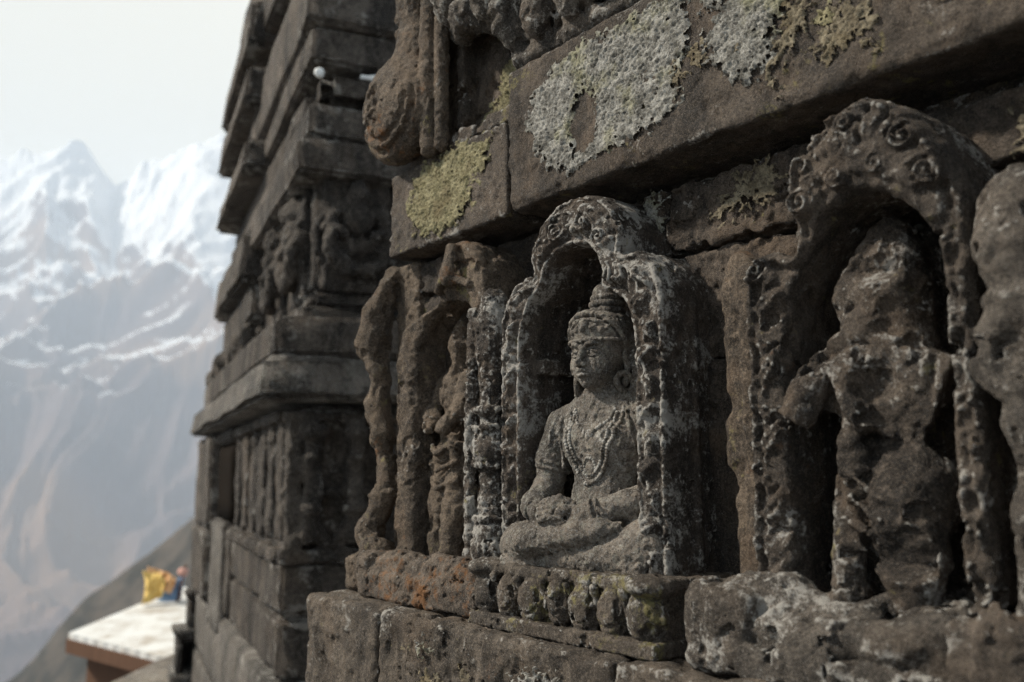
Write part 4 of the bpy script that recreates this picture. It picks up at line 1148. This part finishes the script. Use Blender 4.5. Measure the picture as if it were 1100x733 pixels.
# white strip and white knob on the roll moulding
M_WHITEP = NT('white_patch'); M_WHITEP.bsdf((.78, .79, .78), .6); M_WHITEP = M_WHITEP.m
v = Vol((.05, -.04, 3.45), (1.2, .24, 3.66), .009)
v.tube([(.30, .035, 3.560), (.6, .02, 3.556), (.95, .03, 3.55)], [.012, .03, .02], .01)
v.erode(.006, .04, 2, 204)
tv('white_patch', v, M_WHITEP)
v = Vol((.0, -.08, 3.45), (.2, .1, 3.66), .006)
v.ell((.085, .01, 3.535), (.024, .02, .024)); v.erode(.005, .03, 2, 205)
tv('white_patch', v, M_WHITEP)

# ================================================================== SMALL STONE SHRINE, HUT, FLAGS
M_DARK = stone('shrine_stone', a=(.035, .032, .03), b=(.10, .09, .08), white=.25, sc=.5, black=.6, off=11.)
M_PATH = stone('path_stone', a=(.16, .13, .10), b=(.33, .28, .22), white=.1, brown=.2, black=.15, sc=.4, off=12.)
sp = at(186, 720, 7.6)
shr = thing('stone_shrine', (sp.x, sp.y, -.02), 'little dark two-tier stone shrine with black openings at the foot of the tower', 'shrine', None, math.radians(75))
shr['local'] = 1
bm = bmesh.new(); ashlar(bm, (-.02, -.04, 0), (.42, .42, .10), seed=301, cuts=2, amp=.006, bev=.01)
bm_obj('base_slab', bm, M_TOWERL, shr, smooth=True)
def cell(name, x0, x1, y0, y1, z0, z1):
    bm = bmesh.new(); t = .045
    for lo, hi in (((x0, y0, z0), (x0 + t, y1, z1)), ((x1 - t, y0, z0), (x1, y1, z1)), ((x0 + t, y1 - t, z0), (x1 - t, y1, z1)),
                   ((x0 + t, y0, z1 - t), (x1 - t, y1 - t, z1)), ((x0 + t, y0, z0), (x1 - t, y1 - t, z0 + .02))):
        ashlar(bm, lo, hi, seed=int(z0 * 90), cuts=1, amp=.004, bev=.008)
    return bm_obj(name, bm, M_DARK, shr, smooth=True)
cell('lower_cell', .02, .40, .0, .38, .10, .40)
bm = bmesh.new(); ashlar(bm, (-.01, -.03, .402), (.42, .40, .445), seed=302, cuts=2, amp=.005, bev=.01)
bm_obj('shelf_slab', bm, M_TOWERL, shr, smooth=True)
cell('upper_cell', .10, .42, .04, .36, .447, .66)
bm = bmesh.new(); ashlar(bm, (.08, .02, .662), (.44, .38, .74), seed=303, cuts=2, amp=.006, bev=.02)
ashlar(bm, (.15, .08, .742), (.40, .32, .82), seed=304, cuts=2, amp=.006, bev=.02)
bm_obj('roof_slab', bm, M_DARK, shr, smooth=True)

t = NT('metal_roofing'); tv_ = t.n('ShaderNodeTexCoord').outputs['Object']
wv = t.n('ShaderNodeTexWave'); wv.bands_direction = 'X'; wv.inputs['Scale'].default_value = 1.6; wv.inputs['Distortion'].default_value = .3; t.l(tv_, wv.inputs['Vector'])
t.bsdf(t.mix(t.ramp(t.noise(tv_, 2.2, 7, .7), .42, .66), (.66, .67, .66), (.40, .36, .31)), .55, t.bump(wv.outputs['Fac'], .015, 1.), .4); M_ROOF = t.m
t = NT('brown_boards'); tv_ = t.n('ShaderNodeTexCoord').outputs['Object']
t.bsdf(t.mix(t.noise(t.mapv(tv_, (9, 9, .8)), 2, 5, .6), (.07, .035, .022), (.16, .085, .05)), .8); M_BOARD = t.m
A, R_, B, R2 = at(74, 680, 12.0), at(196, 630, 14.6), at(215, 716, 10.6), at(330, 660, 13.0)
hut = thing('hut', A, 'low hut with a pale sheet metal roof and brown board walls below the terrace', 'hut')
bm = bmesh.new()
top = [bm.verts.new(p) for p in (A, B, R2, R_)]; bot = [bm.verts.new(p - Vector((0, 0, .07))) for p in (A, B, R2, R_)]
bm.faces.new(top); bm.faces.new(bot[::-1])
for i in range(4): bm.faces.new((top[i], bot[i], bot[(i + 1) % 4], top[(i + 1) % 4]))
bmesh.ops.recalc_face_normals(bm, faces=bm.faces)
bm_obj('roof', bm, M_ROOF, hut)
c = (A + B + R2 + R_) / 4
def inn(p, k=.16): q = p.lerp(c, k); q.z = p.lerp(c, k).z - .09; return q
ring_ = [inn(p) for p in (A, B, R2, R_)]
bm = bmesh.new(); tp = [bm.verts.new(p) for p in ring_]; bt = [bm.verts.new((p.x, p.y, -4.2)) for p in ring_]
for i in range(4): bm.faces.new((tp[i], bt[i], bt[(i + 1) % 4], tp[(i + 1) % 4]))
bm.faces.new(tp); bm.faces.new(bt[::-1]); bmesh.ops.recalc_face_normals(bm, faces=bm.faces)
bm_obj('wall', bm, M_BOARD, hut)
bm = bmesh.new()
for P, Qq in ((A, B), (A, R_)):
    d = (Qq - P).normalized(); n = d.cross(Vector((0, 0, 1))).normalized() * .025
    if n.dot(c - P) > 0: n = -n
    u = [P - Vector((0, 0, .075)) + n * .2, Qq - Vector((0, 0, .075)) + n * .2]
    vs = [bm.verts.new(p + q) for p in u for q in (n, n - Vector((0, 0, .16)), -n * .6 - Vector((0, 0, .16)), -n * .6)]
    for i in range(4): bm.faces.new((vs[i], vs[(i + 1) % 4], vs[4 + (i + 1) % 4], vs[4 + i]))
    bm.faces.new(vs[:4][::-1]); bm.faces.new(vs[4:])
bmesh.ops.recalc_face_normals(bm, faces=bm.faces)
bm_obj('eaves_board', bm, M_BOARD, hut)

# prayer flags bunched on a leaning pole above the hut
def cloth_mat(name, colr):
    t = NT(name); v = t.n('ShaderNodeTexCoord').outputs['Object']
    t.bsdf(t.mix(t.noise(v, 12, 4, .6), tuple(q * .8 for q in colr), colr), .85, None, .1); return t.m
FP = at(181, 650, 13.6)
flags = thing('prayer_flags', FP, 'bunched yellow, orange and blue prayer flags on a leaning pole above the hut roof', 'flags')
bm = bmesh.new()
q = (at(199, 610, 13.8) - at(186, 668, 13.6))
bmesh.ops.create_cone(bm, cap_ends=True, segments=10, radius1=.022, radius2=.018, depth=q.length * 1.1,
                      matrix=Matrix.Translation(at(186, 668, 13.6) + q * .5) @ q.to_track_quat('Z', 'Y').to_matrix().to_4x4())
bm_obj('pole', bm, M_BOARD, flags, smooth=True)
def drape(name, p0, p1, p2, p3, colr, seed, amp=.05):
    n = 26; G = np.zeros((n, n, 3))
    for i in range(n):
        for j in range(n):
            s_, t_ = i / (n - 1), j / (n - 1)
            G[i, j] = p0.lerp(p1, s_).lerp(p3.lerp(p2, s_), t_)
    dirn = np.array(FWD)
    w = fbm(np.stack([np.linspace(0, 4, n)[:, None] + 0 * G[..., 0], np.linspace(0, 2, n)[None, :] + 0 * G[..., 0], 0 * G[..., 0] + seed], -1), 3, seed)
    G += (dirn[None, None] * w[..., None] * amp * 1.6) + np.array(RGT)[None, None] * (np.roll(w, 5, 0)[..., None] * amp * .5)
    G[..., 2] += np.roll(w, 9, 0) * amp * .5
    T2 = G + dirn * .008
    V = np.concatenate([G.reshape(-1, 3), T2.reshape(-1, 3)]); ii = np.arange(n * n).reshape(n, n)
    q = np.stack([ii[:-1, :-1], ii[1:, :-1], ii[1:, 1:], ii[:-1, 1:]], -1).reshape(-1, 4)
    rim = np.concatenate([ii[0, :], ii[1:, -1], ii[-1, -2::-1], ii[-2:0, 0]])
    side = np.stack([rim, np.roll(rim, -1), np.roll(rim, -1) + n * n, rim + n * n], -1)
    return mesh_obj(name, V, np.concatenate([q, q[:, ::-1] + n * n, side]), cloth_mat(name + '_cloth', colr), flags)
drape('yellow_flag', at(154, 612, 13.5), at(180, 622, 13.5), at(171, 640, 13.4), at(152, 652, 13.4), (.82, .58, .20), 3)
drape('orange_flag', at(160, 608, 13.6), at(192, 622, 13.6), at(184, 638, 13.6), at(166, 626, 13.6), (.82, .50, .26), 5)
drape('blue_flag', at(182, 620, 13.7), at(200, 620, 13.8), at(192, 650, 13.7), at(166, 652, 13.6), (.24, .38, .58), 7)
bm = bmesh.new()
bmesh.ops.create_uvsphere(bm, u_segments=18, v_segments=12, radius=.075, matrix=Matrix.Translation(at(197, 615, 13.8)) @ Matrix.Diagonal((1, 1, .85, 1)))
rough(bm, .015, .06, 8)
bm_obj('pink_tassel', bm, cloth_mat('pink_cloth', (.62, .36, .30)), flags, smooth=True)

# ================================================================== GROUND, MOUNTAINS, AIR
p1, p2, p3 = at(92, 735, 7.3), at(168, 706, 8.6), at(215, 690, 9.6)
poly = [(p1.x, p1.y), (p2.x, p2.y), (p3.x, p3.y), (-10.5, 7.0), (4, 8), (4, -6.5), (-4.4, -6.0)]
bm = bmesh.new()
tp = [bm.verts.new((x, y, 0)) for x, y in poly]; bt = [bm.verts.new((x, y, -1.2)) for x, y in poly]
bm.faces.new(tp); bm.faces.new(bt[::-1])
for i in range(len(poly)): bm.faces.new((tp[i], bt[i], bt[(i + 1) % len(poly)], tp[(i + 1) % len(poly)]))
bmesh.ops.recalc_face_normals(bm, faces=bm.faces)
tag(bm_obj('terrace_pavement', bm, M_PATH), kind='structure')

def sky_el(px):   # skyline: bearing (as picture column) -> tangent of elevation
    xs = [-400, -150, -60, -10, 15, 50, 78, 104, 124, 145, 165, 192, 215, 240, 262, 330, 480, 700]
    ys = [.30, .33, .335, .345, .358, .372, .356, .330, .334, .354, .364, .376, .380, .378, .365, .35, .30, .25]
    return np.interp(px, xs, ys)
def terrain(px_cols, rows):
    PX, Rr = np.meshgrid(px_cols, rows, indexing='ij')
    th = np.arctan((PX - 550) / 1010)
    return PX, Rr, th
def height(PXe, Rr, X, Y):
    z = np.interp(Rr, [0, 7, 10, 20, 60, 200, 600, 1500, 2300, 3000, 3800, 5000], [-1.5, -2.0, -3.3, -7, -26, -85, -280, -640, -700, -520, -60, 780])
    top = sky_el(PXe) * 6600 + 1.6
    rise = np.interp(Rr, [3800, 5000, 6600, 7400, 9000, 13000], [0, .36, 1.0, .93, .70, .3])
    z = np.where(Rr > 3800, np.where(Rr < 6600, -60 + (top + 60) * rise, top * rise), z)
    P = np.stack([X / 1000., Y / 1000., 0 * X], -1)
    w = np.stack([fbm(P / .9, 2, 301), fbm(P / .9, 2, 305), 0 * X], -1) * .25
    Pw = P + w
    amp = np.interp(Rr, [0, 60, 400, 2000, 3500, 5500, 6600, 9000], [0, .8, 10, 170, 300, 300, 60, 300])
    z = z + amp * ridged(Pw / 1.15, 5, 311, .48) * .85 - amp * .25
    z = z + np.interp(Rr, [0, 1500, 3000, 9000], [0, 5, 45, 60]) * ridged(Pw / .33, 4, 321, .5)
    z = z + np.interp(Rr, [0, 8, 30, 500], [0, .15, .6, 3]) * fbm(np.stack([X / 9., Y / 9., 0 * X], -1), 3, 331)
    # near spur
    sp_ = np.interp(PXe, [-500, -60, 0, 40, 100, 150, 210, 330, 700], [-260, -125, -99, -84, -56, -37, -18, 10, 30])
    spur = sp_ - np.where(Rr < 450, (450 - Rr) * .42, (Rr - 450) * .5) + 3.0 * fbm(np.stack([X / 40., Y / 40., 0 * X], -1), 4, 341)
    z = np.where((Rr > 120) & (Rr < 1500), np.maximum(z, spur), z)
    return z
cols = np.concatenate([np.linspace(-3500, -620, 26), np.linspace(-560, -110, 40), np.linspace(-100, 330, 420), np.linspace(345, 1200, 50), np.linspace(1300, 4600, 26)])
rows = np.concatenate([[0.5, 3], np.geomspace(6, 2200, 150), np.linspace(2230, 7600, 330), np.geomspace(7700, 12500, 20)])
PX, Rr = np.meshgrid(cols, rows, indexing='ij')
th = np.arctan((PX - 550) / 1011.)
# R is measured along the forward direction inside the view, radially outside it
rad = Rr / np.maximum(np.cos(th), .6)
X = CAM.x + rad * (np.cos(th) * FWD.x + np.sin(th) * RGT.x); Y = CAM.y + rad * (np.cos(th) * FWD.y + np.sin(th) * RGT.y)
Z = height(PX, Rr, X, Y)
ii = np.arange(PX.size).reshape(PX.shape)
q = np.stack([ii[:-1, :-1], ii[1:, :-1], ii[1:, 1:], ii[:-1, 1:]], -1).reshape(-1, 4)
t = NT('mountain_ground'); g = t.n('ShaderNodeNewGeometry'); sx = t.n('ShaderNodeSeparateXYZ'); t.l(g.outputs['Position'], sx.inputs[0])
sn = t.n('ShaderNodeSeparateXYZ'); t.l(g.outputs['Normal'], sn.inputs[0])
pv = g.outputs['Position']
n1 = t.noise(pv, .0010, 8, .58, .5); n2 = t.noise(pv, .012, 7, .65); n3 = t.noise(pv, .0007, 6, .55, .6)
rock = t.mix(t.ramp(n1, .38, .62), (.082, .060, .064), (.155, .115, .112))
rock = t.mix(t.math('MULTIPLY', t.ramp(n3, .46, .60), .85), rock, (.24, .155, .105))
rock = t.mix(t.ramp(n2, .5, .75, 0, .5), rock, (.19, .17, .155))
zz = t.math('ADD', sx.outputs['Z'], t.math('ADD', t.math('MULTIPLY', t.math('SUBTRACT', n1, .5), 2300.), t.math('MULTIPLY', t.math('SUBTRACT', sn.outputs['Z'], .80), 2400.)))
snow = t.ramp(zz, 480., 800.)
mcol = t.mix(snow, rock, (.72, .74, .77))
near = t.ramp(sx.outputs['Z'], -330., -130.)
gr = t.mix(t.ramp(t.noise(pv, .05, 7, .65), .38, .62), (.035, .036, .034), (.085, .074, .064))
dist = t.n('ShaderNodeVectorMath', operation='LENGTH'); t.l(pv, dist.inputs[0])
isnear = t.ramp(dist.outputs['Value'], 900., 1300., 1., 0.)
mcol = t.mix(isnear, mcol, gr)
t.bsdf(mcol, .95, t.bump(n2, 12., .6), .1)
tag(mesh_obj('mountain_terrain', np.stack([X, Y, Z], -1).reshape(-1, 3), q[:, ::-1], t.m, None, (0, 0, 0)), kind='structure')
zmin, zmax = float(Z.min()), float(Z.max())
print('terrain z', zmin, zmax)

HAZE = 1.75e-4
t = NT('haze_air'); pvn = t.n('ShaderNodeVolumePrincipled'); pvn.inputs['Density'].default_value = HAZE
pvn.inputs['Color'].default_value = (.72, .84, 1., 1); pvn.inputs['Anisotropy'].default_value = .0
t.l(pvn.outputs[0], t.out.inputs['Volume']); t.m.cycles.homogeneous_volume = True
bm = bmesh.new(); ext = float(max(np.abs(X).max(), np.abs(Y).max())) + 200
bmbox(bm, (-ext, -ext, zmin - 1), (ext, ext, zmax + 20))
tag(bm_obj('haze', bm, t.m), kind='stuff')

# ================================================================== LIGHT, SKY, CAMERA
sc = bpy.context.scene
w = bpy.data.worlds.new('World'); sc.world = w; w.use_nodes = True
wt = w.node_tree; wt.nodes.clear()
out = wt.nodes.new('ShaderNodeOutputWorld'); bg = wt.nodes.new('ShaderNodeBackground')
sky = wt.nodes.new('ShaderNodeTexSky'); sky.sky_type = 'NISHITA'; sky.sun_disc = False
SUN_TO = Vector((-.58, -.70, 0)).normalized(); EL = math.radians(40)
az = math.atan2(SUN_TO.x, SUN_TO.y)
sky.sun_elevation = EL; sky.sun_rotation = az; sky.dust_density = 4.; sky.air_density = 1.; sky.altitude = 2500
# high overcast: thick pale cloud over the clear-sky gradient
mx = wt.nodes.new('ShaderNodeMix'); mx.data_type = 'RGBA'; mx.inputs['Factor'].default_value = .88
wt.links.new(sky.outputs[0], [i for i in mx.inputs if i.name == 'A' and i.type == 'RGBA'][0])
tcw = wt.nodes.new('ShaderNodeTexCoord'); nzw = wt.nodes.new('ShaderNodeTexNoise'); nzw.inputs['Scale'].default_value = 2.2; nzw.inputs['Detail'].default_value = 5
wt.links.new(tcw.outputs['Generated'], nzw.inputs['Vector'])
rp = wt.nodes.new('ShaderNodeMapRange'); rp.inputs['To Min'].default_value = 11.0; rp.inputs['To Max'].default_value = 14.2
wt.links.new(nzw.outputs['Fac'], rp.inputs['Value'])
dt = wt.nodes.new('ShaderNodeVectorMath'); dt.operation = 'DOT_PRODUCT'      # sky dimmed away from the valley side, added to cut fill light
wt.links.new(tcw.outputs['Generated'], dt.inputs[0]); dt.inputs[1].default_value = Vector((-.86, -.20, .24)).normalized()
thin = wt.nodes.new('ShaderNodeMapRange'); thin.interpolation_type = 'SMOOTHSTEP'
thin.inputs['From Min'].default_value = -.15; thin.inputs['From Max'].default_value = .72; thin.inputs['To Min'].default_value = .05; thin.inputs['To Max'].default_value = 1.
wt.links.new(dt.outputs['Value'], thin.inputs['Value'])
ml = wt.nodes.new('ShaderNodeMath'); ml.operation = 'MULTIPLY'; wt.links.new(rp.outputs[0], ml.inputs[0]); wt.links.new(thin.outputs[0], ml.inputs[1])
cl = wt.nodes.new('ShaderNodeVectorMath'); cl.operation = 'SCALE'; cl.inputs[0].default_value = (1., .90, .67)
wt.links.new(ml.outputs[0], cl.inputs['Scale'])
wt.links.new(cl.outputs[0], [i for i in mx.inputs if i.name == 'B' and i.type == 'RGBA'][0])
wt.links.new([o for o in mx.outputs if o.type == 'RGBA'][0], bg.inputs['Color'])
bg.inputs['Strength'].default_value = .05
wt.links.new(bg.outputs[0], out.inputs['Surface'])
ld = bpy.data.lights.new('sun', 'SUN'); ld.energy = 5.0; ld.angle = math.radians(4); ld.color = (1, .92, .80)
lo = bpy.data.objects.new('sun', ld); COL.objects.link(lo)
sd = Vector((SUN_TO.x * math.cos(EL), SUN_TO.y * math.cos(EL), math.sin(EL)))
lo.rotation_euler = (-sd).to_track_quat('-Z', 'Y').to_euler()

cd = bpy.data.cameras.new('camera'); co = bpy.data.objects.new('camera', cd); COL.objects.link(co)
co.location = CAM; m3 = Matrix((RGT, VU, -VF)).transposed(); co.rotation_euler = m3.to_euler()
cd.sensor_width = 36; cd.lens = 36 * 1000 / 1100; cd.clip_start = .05; cd.clip_end = 60000
cd.dof.use_dof = True; cd.dof.focus_distance = 1.63; cd.dof.aperture_fstop = 3.0; cd.dof.aperture_blades = 0
sc.camera = co
sc.view_settings.view_transform = 'Standard'; sc.view_settings.look = 'None'; sc.view_settings.gamma = 1; sc.view_settings.exposure = 1.0
sc.render.engine = 'CYCLES'
sc.cycles.max_bounces = 6; sc.cycles.diffuse_bounces = 3; sc.cycles.glossy_bounces = 2; sc.cycles.volume_bounces = 2; sc.cycles.transparent_max_bounces = 4
sc.cycles.use_denoising = True; sc.cycles.denoiser = 'OPENIMAGEDENOISE'; sc.cycles.denoising_input_passes = 'RGB_ALBEDO_NORMAL'; sc.cycles.denoising_prefilter = 'NONE'
print('done', time.time() - T0)
